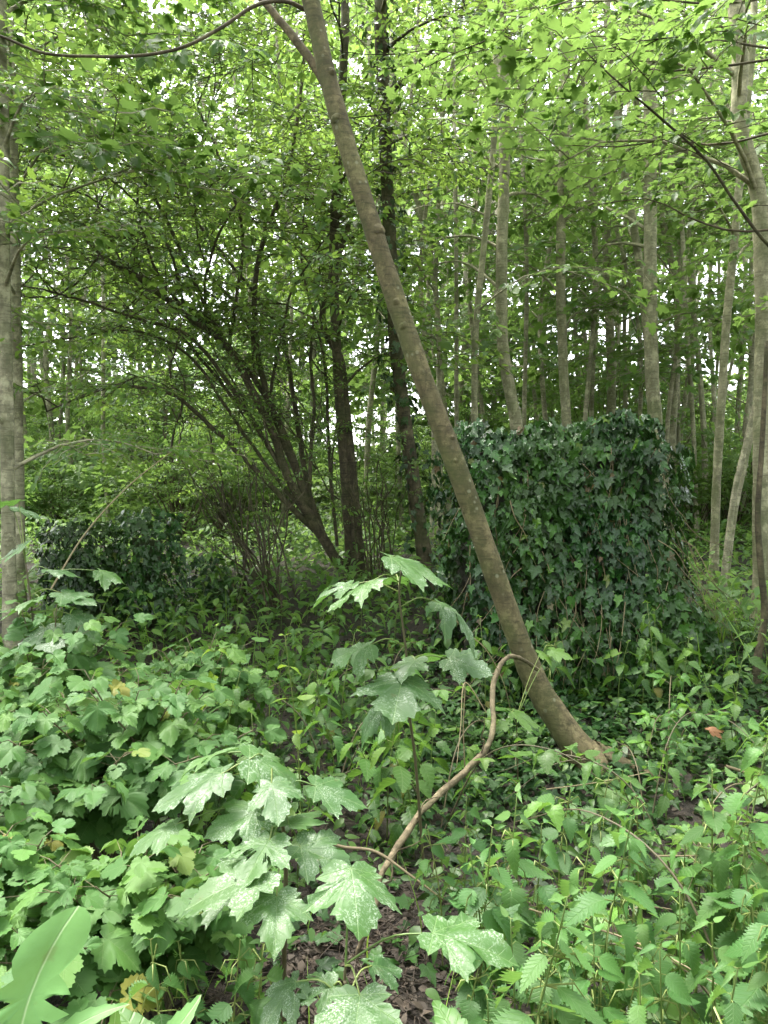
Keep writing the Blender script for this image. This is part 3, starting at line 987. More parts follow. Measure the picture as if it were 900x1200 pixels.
# trees standing further back, copies of five kinds
def build_back_trees():
    rng = np.random.default_rng(31)
    kinds = []
    for k in range(7):
        H = [11, 12, 10, 9, 12, 7, 10.5][k]
        pts = [np.array([0, 300.0, gh(0, 300)]), np.array([rng.normal(0, .15), 300, 2.5]), np.array([rng.normal(0, .35), 300 + rng.normal(0, .3), 5]), np.array([rng.normal(0, .6), 300 + rng.normal(0, .5), 8])]
        r = [0.07, 0.055, 0.045, 0.05, 0.08, 0.035, 0.038][k]
        root, _ = tree('woodland_tree', 'x', 'tree', pts, [r, r * 0.9, r * 0.75, r * 0.4], M['bark_far'], 500 + k, None, nb=[8, 7, 7, 8, 7, 8, 3][k], z0=[2.6, 3.6, 2.2, 1.6, 3.2, 1.0, 5.5][k], z1=min(H - 1.0, 9.0),
                       L=[1.9, 2.2, 1.7, 1.8, 2.1, 1.3, 1.3][k], nsp=6, sprays=SP_FAR if k % 2 else SP_MAP, temps=T_MAP, leaf='light', sc=1.0 if k % 2 == 0 else 0.85, sides=8, rise=H, bias=0.1, keep=0.48)
        kinds.append(root)
    # (photo x of the trunk, depth, kind, scale) : the trunks one can tell apart
    rows = [
        (516, 11.0, 1, 0.9), (535, 17.0, 0, 1.0), (484, 12.0, 2, 1.0), (547, 20.0, 4, 1.0), (628, 18.0, 1, 1.0), (682, 17.5, 0, 1.0), (700, 17.0, 2, 1.1),
        (735, 18.5, 1, 1.0), (790, 12.0, 0, 0.95), (815, 18.0, 2, 1.0), (806, 18.0, 4, 1.0), (870, 12.0, 1, 1.0), (905, 10.5, 0, 1.0), (930, 13.0, 2, 1.0),
        (526, 12.0, 1, 0.9), (640, 12.5, 1, 0.9), (688, 19.0, 1, 1.0), (782, 19.0, 1, 1.0), (826, 12.5, 1, 0.95), (797, 17.0, 0, 1.0), (566, 18.0, 1, 1.0), (860, 18.5, 0, 1.0), (607, 16.5, 1, 1.1), (748, 12.5, 1, 0.8),
        (430, 13.0, 1, 1.0), (365, 19.0, 0, 1.0), (345, 21.0, 2, 1.0), (295, 19.5, 1, 1.1), (250, 18.0, 5, 1.3), (210, 20.5, 0, 1.0), (176, 18.5, 5, 1.2),
        (150, 21.5, 2, 1.1), (98, 19.0, 1, 1.0), (60, 18.5, 4, 1.0), (30, 17.0, 0, 1.0), (-20, 11.0, 2, 1.0), (-60, 14.0, 1, 1.0), (970, 15.0, 4, 1.0),
        (575, 20.0, 0, 1.1), (650, 21.0, 1, 1.1), (770, 20.0, 1, 1.0), (885, 18.0, 0, 1.0),
        (500, 22.0, 4, 1.1), (400, 20.0, 0, 1.1), (320, 21.0, 4, 1.1), (185, 22.0, 0, 1.1), (115, 20.0, 2, 1.1),
        (70, 22.0, 1, 1.1), (5, 20.0, 4, 1.1), (950, 20.0, 1, 1.1), (1000, 18.0, 0, 1.1), (-80, 18.0, 2, 1.1),
    ]
    used = set()
    rows += [(330, 18.0, 3, 1.0), (560, 17.5, 3, 1.0), (90, 16.0, 3, 1.1), (740, 18.5, 3, 1.0), (830, 16.0, 5, 1.3), (520, 18.5, 5, 1.3), (695, 14.5, 5, 1.0)]
    rows += [(px, d, 6, s6) for px, d, s6 in ((505, 10.2, 1.0), (522, 13.5, 1.1), (541, 11.2, 1.0), (572, 13.0, 1.1), (619, 11.5, 1.0), (634, 15.0, 1.2), (676, 11.2, 1.0), (697, 12.6, 1.1), (738, 14.0, 1.2), (783, 11.0, 1.0), (799, 13.2, 1.1), (818, 11.6, 1.0), (831, 15.0, 1.2), (868, 13.0, 1.1), (472, 12.0, 1.1), (330, 12.5, 1.0), (270, 14.0, 1.1), (128, 12.5, 1.0))]
    for px, d, k, sc in rows:
        p = at(px, 600, d)
        loc = (p[0], d, gh(p[0], d))
        if px < 330:
            lab, grp = 'thin trunk with bright yellow green leaves far back behind the left thicket', 'far trees behind the left thicket'
        elif px < 560:
            lab, grp = 'thin pale trunk far back between the dark thicket and the leaning tree top', 'far trees behind the leaning tree'
        else:
            lab, grp = 'thin pale trunk among light green leaves far back beyond the ivy block', 'far trees beyond the ivy block'
        rz = rng.uniform(0, 6.28)
        if k not in used:
            used.add(k)
            o = kinds[k]
            o.location = loc
            o.rotation_euler = (0, 0, rz)
            o.scale = (sc,) * 3
            o['label'] = lab
            o['group'] = grp
        else:
            copy_thing(kinds[k], loc, rz, sc, lab, grp)


build_back_trees()


def build_far_woodland():
    rng = np.random.default_rng(41)
    g = Geo()
    la = Leafage()
    for i in range(2700):
        y = rng.uniform(21, 37)
        x = rng.uniform(-0.75, 0.75) * y
        z = rng.uniform(0.6, 24) if rng.random() < 0.75 else rng.uniform(0.2, 6)
        w = math.sin(0.55 * x + 0.3 * z) + math.sin(0.8 * z - 0.35 * x + 0.2 * y)
        px = 450 + 866 * x / y
        if px > 470 and (z > 4 or rng.random() < 0.3) and w > (-0.8 if 3 < z < 13 else 0.1):
            continue
        if px <= 470 and w > (0.5 if 1.5 < z < 7 else 1.5):
            continue
        la.spray(SP_FAR[rng.integers(4)], np.array([x, y, z + 0.7]), rng.uniform(0, 6.28), rng.normal(0, 0.25), rng.uniform(1.3, 2.0), rng.normal(0, 0.3), False)
    # the wood goes on unseen at sides and back, added to cut level light
    for i in range(1500):
        a = rng.uniform(math.radians(140), math.radians(400))
        r = rng.uniform(13, 24)
        x, y = r * math.cos(a), r * math.sin(a) + 2
        if y > 0.9 * abs(x):
            continue
        z = rng.uniform(0.3, 15)
        la.spray(SP_FAR[rng.integers(4)], np.array([x, y, z + 0.5]), rng.uniform(0, 6.28), rng.normal(0, 0.25), rng.uniform(1.3, 2.0), rng.normal(0, 0.3), False)
    for i in range(70):
        y = rng.uniform(25, 44)
        x = rng.uniform(-0.7, 0.7) * y
        h = gh(x, y)
        tube(g, fork(np.array([x, y, h]), np.array([x + rng.normal(0, .6), y, h + 15]), 6, 0.12, rng), [rng.uniform(0.07, 0.16), 0.04], 6, 0.5)
    cg = Geo()
    la.leaves(cg, T_MAP, rng, 1.0, 0.1)
    w = cg.build('far_woodland', M['far'])
    tag(w, 'mass of pale green woodland closing the view behind all the trunks', 'woodland', None, 'stuff')
    t = g.build('trunks', M['bark_far'], w)
    t['kind'] = 'stuff'


build_far_woodland()


def build_added_canopy():
    rng = np.random.default_rng(47)
    for i, (x, y) in enumerate([(-5.6, 7.4)]):  # unseen tree, added so its high crown darkens the top
        pts = [np.array([x, y, gh(x, y)]), np.array([x + 0.1, y, 3.0]), np.array([x, y + 0.2, 6.0])]
        tree('added_shade_tree', 'unseen tree added off the left edge to shade the top of the wood', 'tree', pts, [0.14, 0.12, 0.1, 0.07], M['bark_pale'], 300 + i, None,
             nb=12, z0=7.2, z1=11.0, L=3.2, nsp=7, rise=12.0, sprays=SP_FAR, sc=0.9, el=(0.0, 0.3), twigs=False)


def build_added_view_trees():  # unseen trees added to mottle overhead light and leaf reflections
    for i, (x, y, lab) in enumerate([(-3.6, 0.6, 'unseen tree added left of the viewpoint, its loose crown mottling the light'), (3.7, 0.4, 'unseen tree added right of the viewpoint, its loose crown mottling the light')]):
        pts = [np.array([x, y, gh(x, y)]), np.array([x + 0.1, y, 3.0]), np.array([x, y + 0.2, 6.0])]
        tree('added_shade_tree', lab, 'tree', pts, [0.14, 0.12, 0.1, 0.07], M['bark_pale'], 310 + i, None, nb=11, z0=7.5, z1=11.0, L=3.2, nsp=6, rise=12.0, sprays=SP_FAR, sc=0.9, el=(0.0, 0.3), twigs=False, keep=0.6)


build_added_canopy()
build_added_view_trees()


def build_mid_bushes():
    rng = np.random.default_rng(43)
    protos = []
    for k in range(4):
        root = thing('understorey_bush', 'x', 'bush', (0, 0, 0))
        g, la = Geo(), Leafage()
        H = [2.2, 1.5, 2.8, 1.1][k]
        for i in range([26, 20, 30, 16][k]):
            a = rng.uniform(0, 6.28)
            e = np.array([math.cos(a), math.sin(a), 0]) * rng.uniform(0.2, 0.9) + UP * H * rng.uniform(0.35, 1.0)
            p = fork(np.array([0, 0, -0.05]), e, 5, 0.05, rng)
            tube(g, p, [0.012, 0.004], 4, 0.5)
            for m in range(2):
                la.spray(SP_MAP[rng.integers(5)] if k % 2 else SP_OVA[rng.integers(5)], p[-1 - 2 * m], a + rng.normal(0, 0.7), rng.normal(0.1, 0.25), rng.uniform(0.6, 0.95), rng.normal(0, 0.3))
        g.build('stems', M['twig'], root)
        cg = Geo()
        la.leaves(cg, T_MAP if k % 2 else T_OVA, rng, 1.0, 0.15)
        cg.build('foliage', M['light'], root)
        protos.append(root)
    used = set()
    for i in range(64):
        d = rng.uniform(11.5, 23)
        px = rng.uniform(-60, 970)
        if 330 < px < 470 and d < 12:
            continue
        k = int(rng.integers(0, 4))
        p = at(px, 600, d)
        loc = (p[0], d, gh(p[0], d))
        lab, grp = (('light green bush in the bright clearing behind the arching shrub', 'bushes behind the arching shrub') if px < 480 else
                    ('light green bush among the trunks behind the ivy block', 'bushes behind the ivy block'))
        sc = rng.uniform(0.8, 1.3)
        if k not in used:
            used.add(k)
            o = protos[k]
            o.location, o.rotation_euler, o.scale = loc, (0, 0, rng.uniform(0, 6.28)), (sc,) * 3
            o['label'], o['group'] = lab, grp
        else:
            copy_thing(protos[k], loc, rng.uniform(0, 6.28), sc, lab, grp)


build_mid_bushes()


# ------------------------------------------------------------------ ivy covered block and stumps
def lumpy_box(geo, x0, x1, y0, y1, z0, z1, rng, step=0.12, amp=0.03, shear=0.0):
    def face(o, u, v, nu, nv):
        s, t = np.meshgrid(np.linspace(0, 1, nu), np.linspace(0, 1, nv))
        V = o + s.ravel()[:, None] * u + t.ravel()[:, None] * v
        V = V + amp * np.stack([np.sin(V[:, 1] * 5 + V[:, 2] * 4), np.sin(V[:, 0] * 6 + V[:, 2] * 3), np.sin(V[:, 0] * 5 + V[:, 1] * 4)], 1)
        idx = np.arange(nu * nv).reshape(nv, nu)
        a, b, c, d = idx[:-1, :-1].ravel(), idx[:-1, 1:].ravel(), idx[1:, 1:].ravel(), idx[1:, :-1].ravel()
        geo.add(V, np.vstack([np.stack([a, b, c], 1), np.stack([a, c, d], 1)]), V[:, :2], 0.5)
    O = np.array
    dx, dy, dz = x1 - x0, y1 - y0, z1 - z0
    n = lambda q: max(2, int(q / step))
    face(O([x0, y0, z0]), O([dx, 0, 0]), O([0, 0, dz]), n(dx), n(dz))
    face(O([x1, y1, z0]), O([-dx, 0, 0]), O([0, 0, dz]), n(dx), n(dz))
    face(O([x0, y1, z0]), O([0, -dy, 0]), O([0, 0, dz]), n(dy), n(dz))
    face(O([x1, y0, z0]), O([0, dy, 0]), O([0, 0, dz]), n(dy), n(dz))
    face(O([x0, y0, z1]), O([dx, 0, 0]), O([0, dy, 0]), n(dx), n(dy))


def ivy_on(rng, n, sampler, smin, smax, thick):
    P, D, N = [], [], []
    for i in range(n):
        p, o = sampler()
        P.append(p + o * rng.uniform(0.01, thick))
        D.append(np.array([rng.normal(0, 0.45), rng.normal(0, 0.3), -1.0]) + o * rng.uniform(0.1, 0.7))
        N.append(o * 1.0 + UP * rng.uniform(-0.25, 0.75) + rng.normal(0, 0.48, 3))
    S = rng.uniform(smin, smax, n)
    return P, D, N, S


def build_ivy_block():
    rng = np.random.default_rng(51)
    A, B = at(546, 800, 5.5), at(768, 800, 5.5)
    x0, x1, y0, y1 = A[0], B[0], 5.5, 6.7
    zb, zt = 0.0, at(600, 524, 5.5)[2]
    b = np.array([(x0 + x1) / 2, (y0 + y1) / 2, gh((x0 + x1) / 2, y0)])
    root = thing('ivy_covered_block', 'large square masonry block wholly overgrown with dark glossy ivy', 'overgrown wall', b)
    g = Geo()
    lumpy_box(g, x0 + 0.05, x1 - 0.05, y0 + 0.06, y1, zb - 0.2, zt - 0.06, rng)
    g.build('masonry', M['stone'], root, b)

    def bulge(x, z):
        return 0.05 * math.sin(1.7 * x + 2.3 * z + 1) + 0.07 * math.sin(3.1 * x + 1.2 * z) + 0.05 * math.sin(4.3 * z - 2 * x) + 0.03 * math.sin(9 * x + 7 * z)

    def sampler():
        f = rng.random()
        flare = lambda z: 0.42 * max(0.0, (1.35 - z)) ** 1.4
        if f < 0.56:
            z = rng.uniform(0.02, zt + 0.03)
            x = rng.uniform(x0, x1 + flare(z))
            return np.array([x, y0 - 0.03 + bulge(x, z) - 0.22 * max(0, 0.8 - z), z]), np.array([0, -1.0, 0.12])
        if f < 0.70:
            z = rng.uniform(0.05, zt)
            y = rng.uniform(y0, y1)
            return np.array([x1 + flare(z) + bulge(y, z), y, z]), np.array([0.9, -0.2, 0.25])
        if f < 0.82:
            z = rng.uniform(0.05, zt)
            y = rng.uniform(y0, y1)
            return np.array([x0 + bulge(y, z), y, z]), np.array([-1.0, -0.1, 0.1])
        x, y = rng.uniform(x0 - 0.03, x1 + 0.03), y0 + (y1 - y0) * rng.random() ** 1.6
        return np.array([x, y - 0.03, zt - 0.02 + 0.035 * math.sin(4.2 * x + 0.5) + 0.03 * math.sin(11 * x + 1) + 0.04 * (x - x0) / (x1 - x0)]), np.array([0, -0.35, 1.0])

    P, D, N, S = ivy_on(rng, 7000, sampler, 0.035, 0.10, 0.20)
    g = Geo()
    stamp(g, T_IVY, P, D, N, S, None, rng)
    g.build('ivy', M['ivy'], root, b)
    g = Geo()
    for i in range(75):
        z = rng.uniform(0.3, zt)
        x = rng.uniform(x0, x1 + 0.05)
        dx, y = rng.normal(0.0, 0.10), y0 - rng.uniform(0.14, 0.22)
        pts = []
        for q in range(6):
            pts.append(np.array([x, y + bulge(x, z) - 0.22 * max(0, 0.8 - z) + rng.normal(0, 0.015), max(z, 0.05)]))
            ln = rng.uniform(0.06, 0.16)
            x += dx * ln * 4 + rng.normal(0, 0.012)
            z -= ln
            dx += rng.normal(0, 0.03)
        tube(g, catmull(pts, 18), [rng.uniform(0.0018, 0.0045), 0.0014], 4, rng.random())
    for i in range(26):
        z = rng.uniform(0.5, 1.3)
        p = np.array([x1 + rng.uniform(-0.1, 0.2), y0 - 0.12, z])
        q = p + np.array([rng.uniform(0.1, 0.5), rng.normal(-0.1, 0.1), -rng.uniform(0.4, 0.9)])
        q[2] = max(q[2], 0.15)
        tube(g, fork(p, q, 5, 0.03, rng), [rng.uniform(0.002, 0.005), 0.0015], 3, rng.random())
    g.build('dead_stems', M['straw'], root, b)


build_ivy_block()


def build_stumps():
    rng = np.random.default_rng(57)
    specs = [
        ('squat ivy smothered ruin stub at the far left, beside the pale left edge trunk', 97, 6.3, 0.19, (97, 628), 'ivy_covered_stump'),
        ('taller stub wholly smothered in dark ivy, right one of the far left pair', 176, 6.5, 0.20, (176, 616), 'ivy_covered_stump'),
        ('low mossy mound with thin ivy right of the far left ivy stubs', 250, 7.2, 0.16, (250, 668), 'ivy_covered_stump'),
    ]
    for i, (lab, px, d, w, top, nm) in enumerate(specs):
        c = at(px, 700, d)
        gz = gh(c[0], d)
        b = np.array([c[0], d, gz])
        zt = at(top[0], top[1], d)[2]
        root = thing(nm, lab, 'stump', b, 'ivy covered stubs on the left')
        g = Geo()
        lumpy_box(g, b[0] - w * 0.5, b[0] + w * 0.5, d - 0.08, d + 0.10, gz - 0.2, zt - 0.12, rng, 0.1, 0.03)
        g.build('masonry', M['mossy'], root, b)

        def sampler():
            a = rng.uniform(0, 2 * np.pi) if rng.random() < 0.5 else rng.uniform(1.1 * np.pi, 1.9 * np.pi)
            u = rng.random() ** 0.8
            rr = 1.0 if u < 0.8 else math.sqrt(max(0, 1 - ((u - 0.8) / 0.2) ** 2))
            o = np.array([math.cos(a), math.sin(a), 0.3 if u < 0.8 else 1.2])
            return np.array([b[0] + math.cos(a) * w * rr * (1 + 0.12 * math.sin(3 * a + 4 * u)) * 1.05, d + math.sin(a) * 0.24 * rr, gz + 0.03 + u * (zt - gz)]), o
        P, D, N, S = ivy_on(rng, 900 if i < 2 else 260, sampler, 0.035, 0.08, 0.12)
        g = Geo()
        stamp(g, T_IVY, P, D, N, S, None, rng)
        g.build('ivy', M['ivy'], root, b)


build_stumps()


# ------------------------------------------------------------------ foreground plants
def build_currants():
    rng = np.random.default_rng(61)
    specs = [
        ('tall leafy currant bush at the left edge below the ivy stubs', -1.55, 3.3, 0.98, 0.62, 620),
        ('broad leafy currant bush with a few yellow leaves, left of the bare soil', -1.0, 2.75, 0.84, 0.55, 560),
        ('currant bush with lobed blue green leaves behind the sow thistle', -0.72, 2.05, 0.58, 0.40, 360),
        ('low currant bush cut by the left edge above the sow thistle', -1.25, 2.1, 0.60, 0.42, 360),
        ('small currant bush in front of the low mossy mound', -0.95, 3.75, 0.74, 0.42, 300),
    ]
    for i, (lab, x, y, H, r, n) in enumerate(specs):
        b = np.array([x, y, gh(x, y)])
        root = thing('currant_bush', lab, 'bush', b, 'currant bushes on the left')
        sg, P, D, N, S = Geo(), [], [], [], []
        tips = []
        ns = 26
        for k in range(ns):
            a = k * 2.4 + rng.normal(0, 0.3)
            rr = r * math.sqrt((k + 0.5) / ns)
            tip = b + np.array([math.cos(a) * rr, math.sin(a) * rr, H * (1 - 0.38 * (rr / r) ** 2) * rng.uniform(0.86, 1.08)])
            q = b + np.array([rng.normal(0, 0.06), rng.normal(0, 0.06), -0.03])
            mid = (q + tip) / 2 + np.array([0, 0, 0.12]) - (tip - q) * np.array([0.15, 0.15, 0])
            p = catmull([q, mid, tip], 14)
            tube(sg, p, [0.006, 0.004, 0.002], 5, rng.random())
            m = int(n * 0.8) // ns
            for j in range(m):
                u = 1 - 0.62 * (j / m) ** 1.3
                o = p[int(u * 13)]
                az = j * 2.4 + a + rng.normal(0, 0.3)
                d = np.array([math.cos(az), math.sin(az), 0])
                s = rng.uniform(0.085, 0.145) * (0.6 + 0.5 * (1 - u) * 2 if u > 0.8 else 1.0)
                pet = 0.035 + 0.04 * rng.random()
                e = o + d * pet + UP * rng.uniform(-0.005, 0.03)
                tube(sg, np.array([o, e]), [0.0014, 0.001], 3, 0.9)
                P.append(e)
                D.append(d + UP * rng.normal(-0.28, 0.25))
                N.append(UP + d * 0.15 + np.array([0, -0.22, 0]) + rng.normal(0, 0.25, 3))
                S.append(s)
        sg.build('stems', M['redstem'], root, b)
        g = Geo()
        stamp(g, T_RIB, P, D, N, S, None, rng)
        g.build('foliage', M['rib'], root, b)


build_currants()


def sapling(label, base, stem, leaves, seed, mat='syc', group='sycamore saplings', r=0.006, temps=None, stemmat='redstem', name='sycamore_sapling', cat='sapling'):
    """stem: world points from the ground up; leaves: (px, py, d, size, azimuth, tilt to camera)"""
    rng = np.random.default_rng(seed)
    b = np.array([stem[0][0], stem[0][1], gh(stem[0][0], stem[0][1])])
    root = thing(name, label, cat, b, group)
    sg = Geo()
    pts = catmull([b - UP * 0.03] + list(stem[1:]), 30)
    tube(sg, pts, [r, r * 0.8, r * 0.5], 7, 0.3, 0.04)
    P, D, N, S = [], [], [], []
    pg = Geo()
    for (px, py, d, s, az, tl) in leaves:
        s *= rng.uniform(0.72, 0.98)
        c = at(px, py, d)
        a = math.radians(az)
        dv = nrm(np.array([math.cos(a), math.sin(a), -0.22 + rng.normal(0, 0.08)]))
        n = UP + np.array([0, -0.45 * tl, 0]) + rng.normal(0, 0.16, 3)
        e = c - dv * s * 0.32
        j = int(np.argmin(np.linalg.norm(pts - e, axis=1) + np.where(pts[:, 2] > e[2] - 0.01, 0.25, 0)))
        o = pts[j]
        mid = (o + e) / 2 + UP * 0.025
        tube(pg, catmull([o, mid, e], 8), [0.0026, 0.0019], 5, rng.random())
        P.append(e); D.append(dv); N.append(n); S.append(s)
    sg.build('stem', M[stemmat], root, b)
    pg.build('petioles', M['stem'], root, b)
    g = Geo()
    stamp(g, temps or T_SYC, P, D, N, S, None, rng, 0.5)
    g.build('foliage', M[mat], root, b)
    return root


def build_saplings():
    G = lambda px, py, d: np.array([at(px, py, d)[0], at(px, py, d)[1], 0])
    sapling('tall thin sycamore sapling in front of the leaning tree, its leaves flecked white', None,
            [G(500, 990, 2.75), at(488, 905, 2.7), at(479, 830, 2.65), at(476, 765, 2.6), at(468, 700, 2.6), at(470, 668, 2.6)],
            [(483, 660, 2.5, .25, 10, .1), (418, 687, 2.5, .24, 195, .35), (532, 712, 2.55, .20, -20, -.2), (455, 677, 2.75, .2, 120, .2), (418, 760, 2.5, .17, 180, .4), (468, 806, 2.4, .26, -100, .5), (543, 778, 2.55, .22, -20, .5),
             (502, 768, 2.8, .19, 60, .3), (445, 828, 2.5, .16, 210, .5), (480, 780, 2.5, .16, -120, .4), (395, 690, 2.6, .17, 200, .3)], 701)
    sapling('sycamore sapling at the bottom centre with two big flat white flecked leaves', None,
            [G(408, 1200, 1.55), at(406, 1180, 1.5), at(404, 1150, 1.5), at(405, 1130, 1.5)],
            [(415, 1040, 1.5, .215, -80, .45), (540, 1100, 1.45, .22, -12, .45), (418, 1190, 1.35, .2, -95, .4), (375, 1160, 1.5, .13, 200, .5), (330, 1165, 1.5, .15, 215, .3), (450, 1130, 1.6, .12, 30, .3)], 702, r=0.005)
    sapling('spreading sycamore sapling left of the bare soil with many white flecked leaves', None,
            [G(330, 1090, 2.05), at(335, 1020, 1.95), at(330, 960, 1.9), at(318, 900, 1.9)],
            [(232, 915, 1.8, .22, 190, .4), (318, 895, 1.85, .2, 15, .3), (246, 882, 1.95, .17, 120, .2), (322, 930, 1.75, .17, -70, .4), (390, 928, 1.9, .17, 5, .35), (285, 955, 1.75, .16, -150, .4), (185, 975, 1.75, .16, 205, -.1),
             (305, 1000, 1.65, .19, -110, .4), (372, 1000, 1.75, .18, -20, .35), (280, 1032, 1.6, .19, 200, .35), (325, 1068, 1.55, .17, -80, .4), (250, 1050, 1.65, .16, 190, .3), (350, 960, 1.85, .16, 60, .3), (275, 905, 2.0, .16, 90, .3)], 703, r=0.007)
    sapling('sycamore sapling low at the left edge below the pale trunk', None,
            [G(40, 830, 3.5), at(42, 770, 3.4), at(38, 720, 3.4), at(30, 660, 3.4)],
            [(30, 705, 3.3, .22, 200, .4), (70, 668, 3.4, .2, 10, .3), (18, 645, 3.4, .17, 170, .3), (85, 700, 3.3, .2, -15, .4), (55, 745, 3.2, .22, -60, .5), (10, 590, 3.5, .16, 180, .3), (28, 600, 3.6, .15, 30, .2), (128, 673, 3.5, .16, 10, .35), (92, 725, 3.25, .17, -30, .4)], 704, r=0.007)
    sapling('young sycamore seedling with speckled leaves left of the leaning tree foot', None,
            [G(608, 900, 3.6), at(606, 870, 3.55), at(605, 842, 3.5)],
            [(612, 838, 3.4, .2, 10, .6), (640, 768, 3.6, .14, 15, .5), (590, 850, 3.5, .12, 190, .4), (655, 765, 3.6, .14, -20, .6)], 705, 'sycplain', r=0.004)


build_saplings()


def nettle_proto(seed, H, n_nodes, leaf, name='nettle', label='x', mat='nettle', temps=None, cat='nettle', tass=True):
    rng = np.random.default_rng(seed)
    root = thing(name, label, cat, (0, 0, 0), None)
    sg, P, D, N, S, Q = Geo(), [], [], [], [], []
    lean = rng.normal(0, 0.10, 2) * H
    top = np.array([lean[0], lean[1], H])
    pts = catmull([np.array([0, 0, -0.04]), np.array([lean[0] * 0.2, lean[1] * 0.2, H * 0.5]), top], 20)
    tube(sg, pts, [0.0034, 0.0026, 0.0014], 5, rng.random())
    a0 = rng.uniform(0, 3)
    tg = Geo()
    for i in range(n_nodes):
        u = 0.22 + 0.78 * (i / (n_nodes - 1)) ** 0.85
        o = np.array([np.interp(u, np.linspace(0, 1, 20), pts[:, j]) for j in range(3)])
        a = a0 + i * math.pi / 2 + rng.normal(0, 0.2)
        s = leaf * (1.0 - 0.72 * max(0, (u - 0.72) / 0.28) ** 1.2) * rng.uniform(0.85, 1.12)
        if u < 0.4:
            s *= 0.75
        for q in (0, math.pi):
            d = np.array([math.cos(a + q), math.sin(a + q), 0])
            e = o + d * 0.22 * s + UP * 0.08 * s
            tube(sg, np.array([o, e]), [0.0012, 0.0009], 3, 0.8)
            P.append(e)
            D.append(d + UP * (rng.uniform(-0.75, 0.05) if u < 0.95 else 0.5))
            N.append(UP + d * 0.35 + rng.normal(0, 0.33, 3))
            S.append(s)
            Q.append(np.clip(0.15 + 0.75 * u ** 2 + rng.normal(0, 0.12), 0, 1))
            if tass and 0.45 < u < 0.9:
                for w in range(2):
                    x = o + np.array([0, 0, 0])
                    dd = nrm(d + rng.normal(0, 0.5, 3)) * rng.uniform(0.02, 0.05)
                    tube(sg, np.array([x, x + dd, x + dd * 1.4 - UP * 0.03]), [0.0016, 0.002, 0.001], 3, 0.95)
    sg.build('stem', M['stem'], root)
    g = Geo()
    stamp(g, temps or T_NET, P, D, N, S, np.array(Q), rng)
    g.build('foliage', M[mat], root)
    return root


def build_nettles():
    rng = np.random.default_rng(71)
    protos = [nettle_proto(800 + i, h, n, lf) for i, (h, n, lf) in enumerate([(0.75, 10, 0.105), (0.65, 9, 0.11), (0.85, 11, 0.115), (0.55, 8, 0.10), (0.45, 7, 0.085)])]
    Hs = [0.75, 0.65, 0.85, 0.55, 0.45]
    # photo x, y of the tip, kind, label
    Z1 = ('stinging nettle in the leafy patch at the right edge', 'nettles at the right edge')
    Z2 = ('stinging nettle in the crowded patch at the bottom right', 'nettles at the bottom right')
    Z3 = ('stinging nettle in the patch below the foot of the leaning tree', 'nettles below the leaning tree')
    Z4 = ('small nettle among the currant leaves on the left', 'nettles among the currants')
    L = [
        (790, 820, 2, 'tall nettle with hanging leaves standing on the bank right of the leaning tree foot'), (838, 905, 0, Z1), (868, 935, 1, Z1), (800, 985, 3, Z1), (880, 985, 1, Z1), (860, 875, 2, Z1), (905, 950, 0, Z1), (820, 960, 3, Z1), (895, 1020, 1, Z1),
        (700, 960, 2, 'bright tall nettle with broad drooping leaves in the middle of the right foreground'), (735, 1000, 3, Z1), (668, 990, 1, Z3), (590, 955, 1, Z3), (562, 975, 0, Z3), (628, 985, 3, Z3), (545, 940, 3, Z3), (520, 985, 4, Z3), (600, 1000, 4, Z3), (575, 1010, 1, Z3),
        (655, 925, 4, Z3), (700, 905, 4, Z3), (750, 930, 4, Z3), (725, 890, 4, Z3),
        (598, 1050, 2, 'tall pale nettle rising at the bottom, right of the biggest speckled leaf'), (632, 1085, 0, Z2), (660, 1120, 1, Z2), (610, 1130, 1, Z2), (700, 1130, 3, Z2), (760, 1095, 3, Z2), (800, 1110, 1, Z2), (840, 1130, 3, Z2), (880, 1080, 0, Z2), (890, 1150, 1, Z2), (780, 1165, 3, Z2), (820, 1180, 1, Z2), (720, 1180, 4, Z2), (580, 1180, 1, Z2), (640, 1185, 3, Z2), (740, 1060, 4, Z2), (690, 1075, 4, Z2), (850, 1050, 4, Z2), (790, 1050, 4, Z2), (905, 1110, 0, Z2), (680, 1195, 3, Z2), (860, 1195, 3, Z2), (540, 1160, 4, Z2), (760, 1200, 3, Z2),
        (75, 905, 3, Z4), (45, 880, 1, Z4), (62, 1000, 4, Z4), (20, 985, 3, Z4), (28, 1050, 4, Z4), (150, 890, 4, Z4), (10, 905, 3, Z4), (225, 1120, 4, Z4), (270, 1130, 4, Z4), (190, 1120, 4, Z4), (300, 1110, 4, Z4),
        (805, 770, 4, 'small nettle high on the bank against the ivy block'), (750, 745, 4, 'small pale nettle growing at the ivy block front near its right end'), (640, 745, 4, 'small nettle peeping out right of the leaning trunk'),
        (700, 700, 4, None),
    ]
    used = set()
    for px, py, k, lab in L:
        if lab is None:
            continue
        sc = rng.uniform(0.9, 1.1)
        H = Hs[k] * sc
        if py > 860:
            d = (CAMZ - H) * 866 / (py - 560)
        else:
            d = {790: 3.6, 838: 3.2, 860: 3.3, 805: 5.0, 750: 5.15, 640: 4.6}.get(px, 3.5)
        d = max(d, 1.25)
        p = at(px, py, d)
        loc = np.array([p[0], d, gh(p[0], d)])
        if py <= 860:
            sc = max(0.5, (p[2] - loc[2]) / Hs[k]) if px not in (790,) else (p[2] - loc[2]) / Hs[k]
        grp = None
        if isinstance(lab, tuple):
            lab, grp = lab
        rz = rng.uniform(0, 6.28)
        if k not in used:
            used.add(k)
            o = protos[k]
            o.location, o.rotation_euler, o.scale = loc, (0, 0, rz), (sc,) * 3
            o['label'] = lab
        else:
            o = copy_thing(protos[k], loc, rz, sc, lab)
        if grp:
            o['group'] = grp
        elif 'group' in o:
            del o['group']


build_nettles()


